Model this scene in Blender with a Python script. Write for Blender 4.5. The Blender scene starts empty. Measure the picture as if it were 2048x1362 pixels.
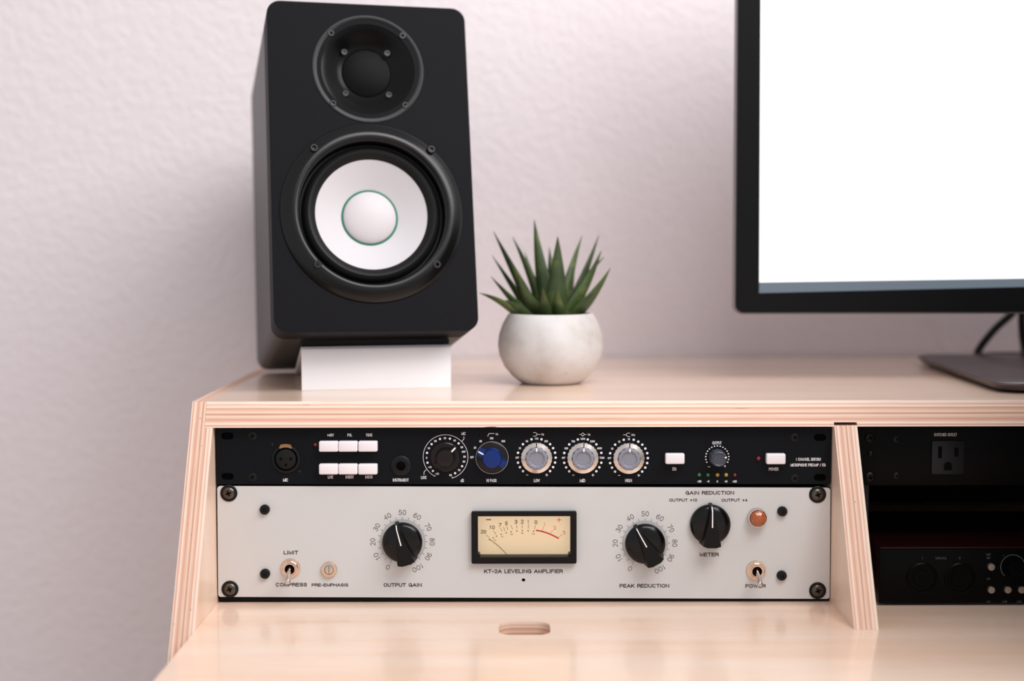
import bpy, bmesh, math, random
from mathutils import Vector, Matrix
random.seed(7)
PI = math.pi
SC = bpy.context.scene
COL = SC.collection
MM = 0.001
Z0 = 0.740                      # desk top above the floor (m); all mm coordinates below are measured from the desk top
def W(x, y, z): return Vector((x*MM, y*MM, Z0 + z*MM))

# ------------------------------------------------------------------ camera, world, lights
cam_d = bpy.data.cameras.new('camera'); cam = bpy.data.objects.new('camera', cam_d); COL.objects.link(cam)
YAW, PITCH, ROLL = -0.0022, 0.0707, 0.0023
f = Vector((math.sin(YAW)*math.cos(PITCH), math.cos(YAW)*math.cos(PITCH), -math.sin(PITCH)))
r = Vector((math.cos(YAW), -math.sin(YAW), 0)); d = f.cross(r)
r2 = r*math.cos(ROLL) + d*math.sin(ROLL); d2 = -r*math.sin(ROLL) + d*math.cos(ROLL)
m = Matrix(((r2.x, -d2.x, -f.x), (r2.y, -d2.y, -f.y), (r2.z, -d2.z, -f.z))).to_4x4()
m.translation = W(235.9, -1106.8, 286.2)
cam.matrix_world = m
cam_d.sensor_width = 36; cam_d.lens = 2844/2048*36
cam_d.clip_start = 0.05; cam_d.clip_end = 50
cam_d.dof.use_dof = True; cam_d.dof.focus_distance = 1.118; cam_d.dof.aperture_fstop = 2.6
SC.camera = cam
world = bpy.data.worlds.new('world'); SC.world = world; world.use_nodes = True
bg = world.node_tree.nodes['Background']; bg.inputs[1].default_value = 1.0
_n = world.node_tree.nodes; _l = world.node_tree.links     # soft room light: brighter from above, dim from the floor
_tc = _n.new('ShaderNodeTexCoord'); _sp = _n.new('ShaderNodeSeparateXYZ'); _l.new(_tc.outputs['Generated'], _sp.inputs[0])
_mr = _n.new('ShaderNodeMapRange'); _mr.inputs[1].default_value = -1; _mr.inputs[2].default_value = 1; _l.new(_sp.outputs[2], _mr.inputs[0])
_rp = _n.new('ShaderNodeValToRGB'); _l.new(_mr.outputs[0], _rp.inputs[0]); _l.new(_rp.outputs[0], bg.inputs[0])
_e4 = _rp.color_ramp.elements
while len(_e4) < 4: _e4.new(.5)
for _k, (_p, _c) in enumerate(((.30, (.10, .09, .09, 1)), (.44, (.62, .61, .63, 1)), (.6, (.66, .65, .67, 1)), (1.0, (.46, .455, .475, 1)))):
    _e4[_k].position = _p; _e4[_k].color = _c
def area(name, loc, target, sx, sy, power, col):
    L = bpy.data.lights.new(name, 'AREA'); L.shape = 'RECTANGLE'; L.size = sx; L.size_y = sy
    L.energy = power; L.color = col
    o = bpy.data.objects.new(name, L); COL.objects.link(o); o.location = loc
    o.rotation_euler = (target - Vector(loc)).to_track_quat('-Z', 'Y').to_euler()
    return o
area('window_daylight', W(1330, -840, 1500), W(260, 0, 140), 1.3, 1.0, 26, (1.0, 0.99, 0.985))
area('wall_fill', W(560, -900, 1500), W(400, 426, 260), 0.7, 0.7, 9, (1.0, 0.985, 0.985))  # added fill light from above, brightens the middle of the wall
SC.view_settings.view_transform = 'Standard'; SC.view_settings.look = 'None'
SC.view_settings.exposure = 0.12; SC.view_settings.gamma = 1.0; SC.view_settings.use_curve_mapping = False

# ------------------------------------------------------------------ materials
def lin(c):
    if isinstance(c, str): c = tuple(int(c[i:i+2], 16)/255 for i in (0, 2, 4))
    return tuple(x/12.92 if x <= .04045 else ((x+.055)/1.055)**2.4 for x in c) + (1,)
def new_mat(name):
    m = bpy.data.materials.new(name); m.use_nodes = True
    nt = m.node_tree; return m, nt, nt.nodes, nt.links, nt.nodes['Principled BSDF']
def mat(name, col, rough=.5, metal=0, coat=0, bump=0, bscale=400, vary=0, vscale=30, spec=.5, emit=0):
    m, nt, N, L, b = new_mat(name)
    c = lin(col)
    b.inputs['Base Color'].default_value = c; b.inputs['Roughness'].default_value = rough
    b.inputs['Metallic'].default_value = metal; b.inputs['Coat Weight'].default_value = coat
    b.inputs['Coat Roughness'].default_value = .08; b.inputs['Specular IOR Level'].default_value = spec
    if emit:
        b.inputs['Emission Color'].default_value = c; b.inputs['Emission Strength'].default_value = emit
    tc = N.new('ShaderNodeTexCoord')
    nz = N.new('ShaderNodeTexNoise'); nz.inputs['Scale'].default_value = vscale; nz.inputs['Detail'].default_value = 4
    L.new(tc.outputs['Object'], nz.inputs['Vector'])
    mx = N.new('ShaderNodeMix'); mx.data_type = 'RGBA'
    v = vary or .03
    mx.inputs[6].default_value = tuple(x*(1-v) for x in c[:3]) + (1,); mx.inputs[7].default_value = tuple(min(1, x*(1+v)) for x in c[:3]) + (1,)
    L.new(nz.outputs['Fac'], mx.inputs[0]); L.new(mx.outputs[2], b.inputs['Base Color'])
    if bump:
        n2 = N.new('ShaderNodeTexNoise'); n2.inputs['Scale'].default_value = bscale; n2.inputs['Detail'].default_value = 5
        L.new(tc.outputs['Object'], n2.inputs['Vector'])
        bp = N.new('ShaderNodeBump'); bp.inputs['Strength'].default_value = bump; bp.inputs['Distance'].default_value = .001
        L.new(n2.outputs['Fac'], bp.inputs['Height']); L.new(bp.outputs['Normal'], b.inputs['Normal'])
    return m
def ramp(N, stops, interp='LINEAR'):
    r = N.new('ShaderNodeValToRGB'); r.color_ramp.interpolation = interp
    e = r.color_ramp.elements
    while len(e) < len(stops): e.new(.5)
    for k, (p, c) in enumerate(stops): e[k].position = p; e[k].color = c
    return r
def ply_edge(name, axis, start, thick, grain, tint=1.0):
    """plywood edge: plies stacked along `axis` (metres from start), grain streaks stretched along `grain`"""
    m, nt, N, L, b = new_mat(name)
    tc = N.new('ShaderNodeTexCoord'); sp = N.new('ShaderNodeSeparateXYZ'); L.new(tc.outputs['Object'], sp.inputs[0])
    mp = N.new('ShaderNodeMapping'); L.new(tc.outputs['Object'], mp.inputs[0])
    sc = [1400, 1400, 1400]; sc[grain] = 18; sc['xyz'.index('y')] = 60 if grain != 1 else 18
    mp.inputs['Scale'].default_value = sc
    nz = N.new('ShaderNodeTexNoise'); nz.inputs['Scale'].default_value = 1; nz.inputs['Detail'].default_value = 3
    L.new(mp.outputs[0], nz.inputs['Vector'])
    mp2 = N.new('ShaderNodeMapping'); L.new(tc.outputs['Object'], mp2.inputs[0]); mp2.inputs['Scale'].default_value = [12 if i == grain else 260 for i in range(3)]
    n3 = N.new('ShaderNodeTexNoise'); n3.inputs['Scale'].default_value = 1; n3.inputs['Detail'].default_value = 2; L.new(mp2.outputs[0], n3.inputs['Vector'])
    ma = N.new('ShaderNodeMath'); ma.operation = 'MULTIPLY_ADD'; ma.inputs[1].default_value = 1/thick; ma.inputs[2].default_value = -start/thick
    L.new(sp.outputs[axis], ma.inputs[0])
    # slight waviness of the glue lines
    wv = N.new('ShaderNodeMath'); wv.operation = 'MULTIPLY_ADD'; wv.inputs[1].default_value = .014; L.new(n3.outputs['Fac'], wv.inputs[0])
    su = N.new('ShaderNodeMath'); su.operation = 'SUBTRACT'; su.inputs[1].default_value = .007
    L.new(ma.outputs[0], wv.inputs[2]); L.new(wv.outputs[0], su.inputs[0])
    A = lin('e9c9b4'); B = lin('d39f88'); C = lin('dfb7a0'); D = lin('f0d9c8'); E = lin('c4937a')
    seq = [D, B, D, C, B, C, A, E, A, C, B, D, C, D]
    st = []
    for k, c in enumerate(seq):
        st.append((k/len(seq) + .004, c))
    rp = ramp(N, st, 'EASE'); L.new(su.outputs[0], rp.inputs[0])
    r2 = ramp(N, [(.25, (.66, .56, .50, 1)), (.5, (1, 1, 1, 1)), (.75, (.86, .8, .76, 1))]); L.new(nz.outputs['Fac'], r2.inputs[0])
    mx = N.new('ShaderNodeMix'); mx.data_type = 'RGBA'; mx.blend_type = 'MULTIPLY'; mx.inputs[0].default_value = .5
    L.new(rp.outputs[0], mx.inputs[6]); L.new(r2.outputs[0], mx.inputs[7])
    # short dark gaps and gum streaks between the plies
    mp4 = N.new('ShaderNodeMapping'); L.new(tc.outputs['Object'], mp4.inputs[0]); mp4.inputs['Scale'].default_value = [22 if i == grain else 420 for i in range(3)]
    n4 = N.new('ShaderNodeTexNoise'); n4.inputs['Scale'].default_value = 1; n4.inputs['Detail'].default_value = 1; L.new(mp4.outputs[0], n4.inputs['Vector'])
    r4 = ramp(N, [(.765, (0, 0, 0, 1)), (.79, (1, 1, 1, 1))]); L.new(n4.outputs['Fac'], r4.inputs[0])
    m4 = N.new('ShaderNodeMix'); m4.data_type = 'RGBA'; L.new(r4.outputs[0], m4.inputs[0]); L.new(mx.outputs[2], m4.inputs[6]); m4.inputs[7].default_value = lin('7a4a3c')
    L.new(m4.outputs[2], b.inputs['Base Color']); b.inputs['Roughness'].default_value = .55
    return m
def birch_face(name, grain, rough=.3, coat=.55):
    m, nt, N, L, b = new_mat(name)
    tc = N.new('ShaderNodeTexCoord'); mp = N.new('ShaderNodeMapping'); L.new(tc.outputs['Object'], mp.inputs[0])
    mp.inputs['Scale'].default_value = [2.2 if i == grain else 26 for i in range(3)]
    nz = N.new('ShaderNodeTexNoise'); nz.inputs['Scale'].default_value = 1; nz.inputs['Detail'].default_value = 6; nz.inputs['Distortion'].default_value = .6
    L.new(mp.outputs[0], nz.inputs['Vector'])
    rp = ramp(N, [(.3, lin('e8c5ab')), (.5, lin('efd2bd')), (.72, lin('f3dccb'))]); L.new(nz.outputs['Fac'], rp.inputs[0])
    mp2 = N.new('ShaderNodeMapping'); L.new(tc.outputs['Object'], mp2.inputs[0]); mp2.inputs['Scale'].default_value = [60 if i == grain else 900 for i in range(3)]
    n2 = N.new('ShaderNodeTexNoise'); n2.inputs['Scale'].default_value = 1; n2.inputs['Detail'].default_value = 2; L.new(mp2.outputs[0], n2.inputs['Vector'])
    r2 = ramp(N, [(.35, (.93, .9, .88, 1)), (.6, (1, 1, 1, 1))]); L.new(n2.outputs['Fac'], r2.inputs[0])
    mx = N.new('ShaderNodeMix'); mx.data_type = 'RGBA'; mx.blend_type = 'MULTIPLY'; mx.inputs[0].default_value = .7
    L.new(rp.outputs[0], mx.inputs[6]); L.new(r2.outputs[0], mx.inputs[7]); L.new(mx.outputs[2], b.inputs['Base Color'])
    b.inputs['Roughness'].default_value = rough; b.inputs['Coat Weight'].default_value = coat; b.inputs['Coat Roughness'].default_value = .1
    return m
def wall_mat():
    m, nt, N, L, b = new_mat('painted_plaster')
    tc = N.new('ShaderNodeTexCoord')
    b.inputs['Roughness'].default_value = .75
    n1 = N.new('ShaderNodeTexNoise'); n1.inputs['Scale'].default_value = 105; n1.inputs['Detail'].default_value = 4; n1.inputs['Roughness'].default_value = .55
    L.new(tc.outputs['Object'], n1.inputs['Vector'])
    r1 = ramp(N, [(.36, (0, 0, 0, 1)), (.62, (1, 1, 1, 1))]); L.new(n1.outputs['Fac'], r1.inputs[0])
    bp = N.new('ShaderNodeBump'); bp.inputs['Strength'].default_value = .5; bp.inputs['Distance'].default_value = .001
    L.new(r1.outputs[0], bp.inputs['Height']); L.new(bp.outputs['Normal'], b.inputs['Normal'])
    n2 = N.new('ShaderNodeTexNoise'); n2.inputs['Scale'].default_value = 2.5; L.new(tc.outputs['Object'], n2.inputs['Vector'])
    r2 = ramp(N, [(.3, lin('ece3e6')), (.7, lin('efe6ea'))]); L.new(n2.outputs['Fac'], r2.inputs[0]); L.new(r2.outputs[0], b.inputs['Base Color'])
    return m
def concrete_mat():
    m, nt, N, L, b = new_mat('pale_concrete')
    tc = N.new('ShaderNodeTexCoord'); b.inputs['Roughness'].default_value = .6
    n1 = N.new('ShaderNodeTexNoise'); n1.inputs['Scale'].default_value = 32; n1.inputs['Detail'].default_value = 7; L.new(tc.outputs['Object'], n1.inputs['Vector'])
    r1 = ramp(N, [(.3, lin('b5aca6')), (.5, lin('ccc7c5')), (.7, lin('d6d3d2'))]); L.new(n1.outputs['Fac'], r1.inputs[0])
    v = N.new('ShaderNodeTexVoronoi'); v.inputs['Scale'].default_value = 95; L.new(tc.outputs['Object'], v.inputs['Vector'])
    r2 = ramp(N, [(.05, (.5, .45, .42, 1)), (.16, (1, 1, 1, 1))]); L.new(v.outputs['Distance'], r2.inputs[0])
    n3 = N.new('ShaderNodeTexNoise'); n3.inputs['Scale'].default_value = 40; L.new(tc.outputs['Object'], n3.inputs['Vector'])
    r3 = ramp(N, [(.55, (0, 0, 0, 1)), (.66, (1, 1, 1, 1))]); L.new(n3.outputs['Fac'], r3.inputs[0])
    mx = N.new('ShaderNodeMix'); mx.data_type = 'RGBA'; mx.blend_type = 'MULTIPLY'; L.new(r3.outputs[0], mx.inputs[0])
    L.new(r1.outputs[0], mx.inputs[6]); L.new(r2.outputs[0], mx.inputs[7]); L.new(mx.outputs[2], b.inputs['Base Color'])
    bp = N.new('ShaderNodeBump'); bp.inputs['Strength'].default_value = .25; bp.inputs['Distance'].default_value = .001
    L.new(n1.outputs['Fac'], bp.inputs['Height']); L.new(bp.outputs['Normal'], b.inputs['Normal'])
    return m
def leaf_mat():
    m, nt, N, L, b = new_mat('succulent_leaf')
    tc = N.new('ShaderNodeTexCoord'); b.inputs['Roughness'].default_value = .42
    n1 = N.new('ShaderNodeTexNoise'); n1.inputs['Scale'].default_value = 45; n1.inputs['Detail'].default_value = 3; L.new(tc.outputs['Object'], n1.inputs['Vector'])
    r1 = ramp(N, [(.3, lin('263617')), (.55, lin('3f5027')), (.8, lin('747c3c'))]); L.new(n1.outputs['Fac'], r1.inputs[0])
    oi = N.new('ShaderNodeObjectInfo'); hs = N.new('ShaderNodeHueSaturation')
    mr = N.new('ShaderNodeMapRange'); mr.inputs[3].default_value = .75; mr.inputs[4].default_value = 1.35; L.new(oi.outputs['Random'], mr.inputs[0])
    L.new(mr.outputs[0], hs.inputs['Value']); L.new(r1.outputs[0], hs.inputs['Color']); L.new(hs.outputs[0], b.inputs['Base Color'])
    b.inputs['Subsurface Weight'].default_value = .08; b.inputs['Subsurface Radius'].default_value = (.002, .004, .001)
    return m
def grille_mat():
    m, nt, N, L, b = new_mat('perforated_grille')
    tc = N.new('ShaderNodeTexCoord'); mp = N.new('ShaderNodeMapping'); L.new(tc.outputs['Object'], mp.inputs[0])
    mp.inputs['Rotation'].default_value = (0, .79, 0); mp.inputs['Scale'].default_value = (1, 0, 1)
    v = N.new('ShaderNodeTexVoronoi'); v.inputs['Scale'].default_value = 1000; v.inputs['Randomness'].default_value = 0; L.new(mp.outputs[0], v.inputs['Vector'])
    r1 = ramp(N, [(.3, lin('020202')), (.42, lin('0d0d0f'))]); L.new(v.outputs['Distance'], r1.inputs[0]); L.new(r1.outputs[0], b.inputs['Base Color'])
    b.inputs['Roughness'].default_value = .4; b.inputs['Specular IOR Level'].default_value = .06
    return m
def glass_mat():
    m, nt, N, L, b = new_mat('clear_window')
    N.remove(b); out = N['Material Output']
    t = N.new('ShaderNodeBsdfTransparent'); g = N.new('ShaderNodeBsdfGlossy'); g.inputs['Roughness'].default_value = .03
    fr = N.new('ShaderNodeFresnel'); fr.inputs[0].default_value = 1.4; mx = N.new('ShaderNodeMixShader')
    L.new(fr.outputs[0], mx.inputs[0]); L.new(t.outputs[0], mx.inputs[1]); L.new(g.outputs[0], mx.inputs[2]); L.new(mx.outputs[0], out.inputs[0])
    return m
def screen_mat(name, col, strength):
    m, nt, N, L, b = new_mat(name)
    b.inputs['Base Color'].default_value = (.02, .02, .02, 1); b.inputs['Roughness'].default_value = .25
    b.inputs['Emission Color'].default_value = lin(col); b.inputs['Emission Strength'].default_value = strength
    return m
def brushed(name, col, rough):
    m, nt, N, L, b = new_mat(name)
    b.inputs['Metallic'].default_value = 1; b.inputs['Roughness'].default_value = rough
    b.inputs['Base Color'].default_value = lin(col)
    tc = N.new('ShaderNodeTexCoord'); n = N.new('ShaderNodeTexNoise'); n.inputs['Scale'].default_value = 900; L.new(tc.outputs['Object'], n.inputs['Vector'])
    mr = N.new('ShaderNodeMapRange'); mr.inputs[3].default_value = rough*.8; mr.inputs[4].default_value = rough*1.3; L.new(n.outputs['Fac'], mr.inputs[0]); L.new(mr.outputs[0], b.inputs['Roughness'])
    return m

M = dict(
    wall=wall_mat(), floor=mat('oak_floor', 'a08468', .5, vary=.15, vscale=6),
    face_x=birch_face('birch_face_along', 0), face_z=birch_face('birch_face_upright', 2, .4, .15),
    ply_shelf=ply_edge('ply_edge_shelf', 2, .1405, .0194, 0), ply_desk=ply_edge('ply_edge_desk', 2, -.018, .018, 0),
    ply_side=ply_edge('ply_edge_side', 0, -.0178, .0178, 2), ply_div=ply_edge('ply_edge_divider', 0, .4845, .0178, 2),
    dark_slot=mat('dado_shadow_wood', '8a6248', .8),
    black_panel=mat('black_powder_coat', '0e1014', .5, bump=.12, bscale=2500, spec=.1), black_metal=mat('black_metal', '0e0e10', .4, spec=.25),
    chassis=mat('black_steel_chassis', '0a0a0b', .6, spec=.15), hole=mat('black_hole', '050506', .9, spec=.1),
    grey_panel=mat('warm_grey_enamel', 'cac9c8', .42, vary=.02),
    knob_black=mat('glossy_black_bakelite', '050506', .2, spec=.3), knob_matte=mat('matte_black_grip', '0b0a0a', .45, spec=.2),
    white_line=mat('white_paint', 'f2eef0', .5), white_ink=mat('white_ink', 'e6e2e6', .6), dark_ink=mat('dark_ink', '3c2c31', .6),
    red_ink=mat('red_ink', 'd8202f', .6, emit=.25), black_ink=mat('black_ink', '33261f', .6),
    button=mat('white_plastic_button', 'ece4e8', .35), blue=mat('blue_plastic', '0a2868', .3, spec=.3), maroon=mat('dark_brown_plastic', '150d0d', .25, spec=.3),
    grey_knob=mat('slate_grey_plastic', '82838f', .38), dk_grey_knob=mat('dark_slate_plastic', '3e414c', .4),
    chrome=brushed('brushed_aluminium', 'd8cfc8', .22), nickel=brushed('nickel', 'e0c8b4', .16), steel=brushed('polished_steel', 'd2c6be', .22),
    brass=brushed('brass_tab', 'b98a60', .3), dark_screw=brushed('dark_nickel_screw', '5c564f', .32), black_screw=mat('black_oxide_screw', '0c0b0c', .4, spec=.25),
    screw_ring=mat('black_zinc_screw', '2e2c2e', .35, metal=.6),
    led_red=mat('red_led', '6e0c16', .2, coat=.5), led_green=mat('green_led', '1f6a3c', .2, coat=.5), led_yellow=mat('yellow_led', 'a58a2c', .2, coat=.5),
    jewel=mat('amber_jewel', 'a04a0c', .12, coat=.8, vary=.5, vscale=300), vu_face=mat('backlit_cream_meter_face', 'f4dab2', .55, emit=.45), vu_bezel=mat('black_bezel', '0c0a0b', .45, spec=.2), glass=glass_mat(),
    needle=mat('needle', '4a3a30', .5),
    baffle=mat('black_vinyl_baffle', '0d0c10', .55, bump=.3, bscale=1500, spec=.1), cabinet=mat('black_vinyl_wrap', '221f20', .42, bump=.1, bscale=1800, spec=.45),
    trim=mat('satin_black_trim', '060607', .24, spec=.36), guide=mat('satin_waveguide', '050506', .26, spec=.2), rubber=mat('black_rubber', '0d0d0e', .48, spec=.25),
    cone=mat('white_cone_paper', 'cfcbce', .6, bump=.06, bscale=500), cap=mat('white_cone_cap', 'd0cacd', .5), green=mat('green_ring', '1f7a62', .5), grille=grille_mat(),
    foam=mat('black_pad', '0b0b0b', .8), stand=mat('white_enamel', 'f4f3f6', .4),
    concrete=concrete_mat(), soil=mat('dark_soil', '1d1712', .95, bump=1, bscale=300, vary=.4, vscale=200), leaf=leaf_mat(),
    monitor=mat('black_monitor_plastic', '0c0c0e', .42, bump=.05, bscale=2000, spec=.15), silver=mat('grey_silver_plastic', '8f8889', .4, metal=.3),
    screen=screen_mat('lit_white_screen', 'ffffff', 1.35), bar=screen_mat('lit_slate_bar', '67737f', .9),
    base=brushed('gunmetal_base', '6e6668', .38), cable=mat('black_cable', '0c0c0d', .5),
    outlet=mat('dark_grey_outlet', '17171a', .45, spec=.3), iface=mat('black_anodised', '030303', .35, spec=.08), red_metal=mat('dark_red_anodised', '2a070c', .4, metal=.6),
    grey_ink=mat('grey_ink', '5a5a5c', .6), steel_btn=brushed('steel_button', 'b5aaa2', .35),
)

# ------------------------------------------------------------------ geometry helpers (mm)
class B:
    """collects shapes in millimetres; build() links them as ONE mesh object"""
    def __init__(s): s.bm = bmesh.new(); s.mats = []
    def mi(s, m):
        if m not in s.mats: s.mats.append(m)
        return s.mats.index(m)
    def _mark(s, faces, m):
        if m is not None:
            i = s.mi(m)
            for f in faces: f.material_index = i
    def box(s, x0, x1, y0, y1, z0, z1, bev=0, seg=2, m=None, rot=None):
        g = bmesh.ops.create_cube(s.bm, size=1)['verts']
        for v in g: v.co = Vector((x0+(v.co.x+.5)*(x1-x0), y0+(v.co.y+.5)*(y1-y0), z0+(v.co.z+.5)*(z1-z0)))
        fs = set(f for v in g for f in v.link_faces)
        if bev:
            r = bmesh.ops.bevel(s.bm, geom=list(set(e for v in g for e in v.link_edges)), offset=bev, segments=seg, profile=.5, affect='EDGES')
            fs = set(f for f in r['faces']) | set(f for f in fs if f.is_valid)
        s._mark([f for f in fs if f.is_valid], m); return s
    def lathe(s, prof, n=48, c=(0, 0, 0), m=None, axis='y', flute=None):
        """profile of (radius, height); height grows towards the viewer (-y) or up (axis z)"""
        rings = []
        for (r, h) in prof:
            if r < 1e-6:
                rings.append([s.bm.verts.new(s._lp(0, 0, h, c, axis))])
            else:
                rings.append([s.bm.verts.new(s._lp(r*(1+(flute(k) if flute and flute else 0))*math.cos(2*PI*k/n), r*(1+(flute(k) if flute else 0))*math.sin(2*PI*k/n), h, c, axis)) for k in range(n)])
        fs = []
        for a, b in zip(rings, rings[1:]):
            for k in range(n):
                k2 = (k+1) % n
                q = [a[k % len(a)], a[k2 % len(a)], b[k2 % len(b)], b[k % len(b)]]
                u = []
                for v in q:
                    if v not in u: u.append(v)
                if len(u) > 2:
                    try: fs.append(s.bm.faces.new(u))
                    except ValueError: pass
        s._mark(fs, m); return s
    def _lp(s, a, b, h, c, axis):
        return Vector((c[0]+a, c[1]-h, c[2]+b)) if axis == 'y' else Vector((c[0]+a, c[1]+b, c[2]+h))
    def prism(s, pts, y0, y1, m=None, axis='y'):
        """polygon of (x, z) extruded along y (or of (x, y) along z)"""
        P3 = (lambda a, b, h: Vector((a, h, b))) if axis == 'y' else (lambda a, b, h: Vector((a, b, h)))
        A = [s.bm.verts.new(P3(a, b, y0)) for a, b in pts]; Bv = [s.bm.verts.new(P3(a, b, y1)) for a, b in pts]
        fs = [s.bm.faces.new(A), s.bm.faces.new(Bv[::-1])]; n = len(pts)
        for k in range(n): fs.append(s.bm.faces.new((A[k], A[(k+1) % n], Bv[(k+1) % n], Bv[k])))
        s._mark(fs, m); return s
    def hull8(s, lo, hi, m=None):
        """solid from two loops of equal length (3-D points)"""
        A = [s.bm.verts.new(p) for p in lo]; Bv = [s.bm.verts.new(p) for p in hi]; n = len(lo)
        fs = [s.bm.faces.new(A), s.bm.faces.new(Bv[::-1])]
        for k in range(n): fs.append(s.bm.faces.new((A[k], A[(k+1) % n], Bv[(k+1) % n], Bv[k])))
        s._mark(fs, m); return s
    def tube(s, pts, rad, n=12, m=None):
        pts = [Vector(p) for p in pts]; sm = []
        for i in range(len(pts)-1):
            p0, p1, p2, p3 = pts[max(i-1, 0)], pts[i], pts[i+1], pts[min(i+2, len(pts)-1)]
            for k in range(8):
                t = k/8
                sm.append(.5*((2*p1)+(p2-p0)*t+(2*p0-5*p1+4*p2-p3)*t*t+(3*p1-p0-3*p2+p3)*t**3))
        sm.append(pts[-1]); rings = []
        for i, p in enumerate(sm):
            tdir = (sm[min(i+1, len(sm)-1)]-sm[max(i-1, 0)]).normalized()
            a = tdir.orthogonal().normalized() if i == 0 else (rings_a - tdir*rings_a.dot(tdir)).normalized()
            rings_a = a; b = tdir.cross(a)
            rr = rad[min(int(i/len(sm)*len(rad)), len(rad)-1)] if isinstance(rad, (list, tuple)) else rad
            rings.append([s.bm.verts.new(p+(a*math.cos(2*PI*k/n)+b*math.sin(2*PI*k/n))*rr) for k in range(n)])
        fs = []
        for a, b in zip(rings, rings[1:]):
            for k in range(n): fs.append(s.bm.faces.new((a[k], a[(k+1) % n], b[(k+1) % n], b[k])))
        fs.append(s.bm.faces.new(rings[0])); fs.append(s.bm.faces.new(rings[-1][::-1]))
        s._mark(fs, m); return s
    def plate(s, loops, y0, y1, m=None):
        """flat shape in x-z with holes (first loop is the outline), from y0 (front) to y1"""
        cu = bpy.data.curves.new('tmp', 'CURVE'); cu.dimensions = '2D'; cu.fill_mode = 'BOTH'; cu.extrude = abs(y1-y0)/2
        for lp in loops:
            sp = cu.splines.new('POLY'); sp.points.add(len(lp)-1); sp.use_cyclic_u = True
            for p, (a, b) in zip(sp.points, lp): p.co = (a, b, 0, 1)
        s._curve(cu, Matrix.Translation((0, (y0+y1)/2, 0)) @ Matrix.Rotation(PI/2, 4, 'X'), m); return s
    def _curve(s, cu, mtx, m=None):
        o = bpy.data.objects.new('tmp', cu); me = bpy.data.meshes.new_from_object(o)
        n0 = len(s.bm.verts); f0 = len(s.bm.faces)
        me.transform(mtx); s.bm.from_mesh(me)
        s.bm.faces.ensure_lookup_table()
        fs = [s.bm.faces[k] for k in range(f0, len(s.bm.faces))]
        for f_ in fs: f_.material_index = 0
        s._mark(fs, m)
        bpy.data.meshes.remove(me); bpy.data.objects.remove(o); bpy.data.curves.remove(cu)
    def text(s, body, c, h, w=None, rot=0, y=-.12, bold=.0, m=None, track=1.0):
        """printed lettering centred at (x, z): cap height h, total width w, drawn with the stroke alphabet below"""
        t = h*(.125+bold*2.5)
        gap = .24*track*h; adv = []
        for ch in body: adv.append(WID.get(ch, .68)*h)
        nat = sum(adv)+gap*(len(body)-1)+t
        k = (w/nat) if w else 1.0
        tx = min(t, max(t*k*1.15, .12)); x = -(nat*k)/2+t*k/2
        cr, sr = math.cos(rot), math.sin(rot)
        for ch, a in zip(body, adv):
            for path in GLYPH.get(ch, ()):
                pts = []
                for px, py in path:
                    X = x+px*a*k; Y = -h/2+t/2+py*(h-t)
                    pts.append(Vector((c[0]+X*cr-Y*sr, c[1]+X*sr+Y*cr)))
                s.ribbon(pts, tx, y, m)
            x += (a+gap)*k
        return s
    def ribbon(s, pts, w, y, m=None):
        closed = len(pts) > 2 and (pts[0]-pts[-1]).length < 1e-4
        if closed: pts = pts[:-1]
        n = len(pts); E = []
        for i, p in enumerate(pts):
            d0 = (p-pts[i-1]).normalized() if (i or closed) else None
            d1 = (pts[(i+1) % n]-p).normalized() if (i < n-1 or closed) else None
            n0 = Vector((-(d0 or d1).y, (d0 or d1).x)); n1 = Vector((-(d1 or d0).y, (d1 or d0).x))
            mm = (n0+n1)
            mm = n1 if mm.length < .3 else mm.normalized()/max(.5, mm.normalized().dot(n1))
            e = Vector((0, 0))
            if d0 is None: e = -d1*w/2
            if d1 is None: e = d0*w/2
            E.append([s.bm.verts.new((q.x, y, q.y)) for q in (p+e-mm*w/2, p+e+mm*w/2)])
        fs = []
        for i in range(n if closed else n-1):
            a, b = E[i], E[(i+1) % n]; fs.append(s.bm.faces.new((a[0], b[0], b[1], a[1])))
        s._mark(fs, m)
    def dot(s, c, rad, y=-.12, n=14, m=None):
        vs = [s.bm.verts.new((c[0]+rad*math.cos(2*PI*k/n), y, c[1]+rad*math.sin(2*PI*k/n))) for k in range(n)]
        s._mark([s.bm.faces.new(vs)], m); return s
    def bar(s, a, b, w, y=-.12, m=None):
        a, b = Vector(a), Vector(b); t = (b-a).normalized(); nn = Vector((-t.y, t.x))*w/2
        s._mark([s.bm.faces.new([s.bm.verts.new((p.x, y, p.y)) for p in (a-nn, b-nn, b+nn, a+nn)])], m); return s
    def arc(s, c, rad, a0, a1, w, y=-.12, m=None, n=48):
        """arc measured clockwise from the top, degrees"""
        pr = None
        for k in range(n+1):
            a = math.radians(a0+(a1-a0)*k/n); u = (math.sin(a), math.cos(a))
            cur = [s.bm.verts.new((c[0]+u[0]*(rad+q), y, c[1]+u[1]*(rad+q))) for q in (-w/2, w/2)]
            if pr: s._mark([s.bm.faces.new((pr[0], cur[0], cur[1], pr[1]))], m)
            pr = cur
        return s
    def build(s, name, material=None, parent=None, at=None, smooth=True, angle=35, loc=None):
        """at: the mm point (in the parent's frame) the vertices are relative to; None = the parent's own frame"""
        bmesh.ops.recalc_face_normals(s.bm, faces=s.bm.faces[:]) if s.bm.faces else None
        me = bpy.data.meshes.new(name)
        for v in s.bm.verts: v.co *= MM
        s.bm.to_mesh(me); s.bm.free()
        for k in ([material] if material else []) + [q for q in s.mats if q is not material]: me.materials.append(k)
        if smooth:
            me.polygons.foreach_set('use_smooth', [True]*len(me.polygons)); me.set_sharp_from_angle(angle=math.radians(angle))
        o = bpy.data.objects.new(name, me); COL.objects.link(o)
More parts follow.
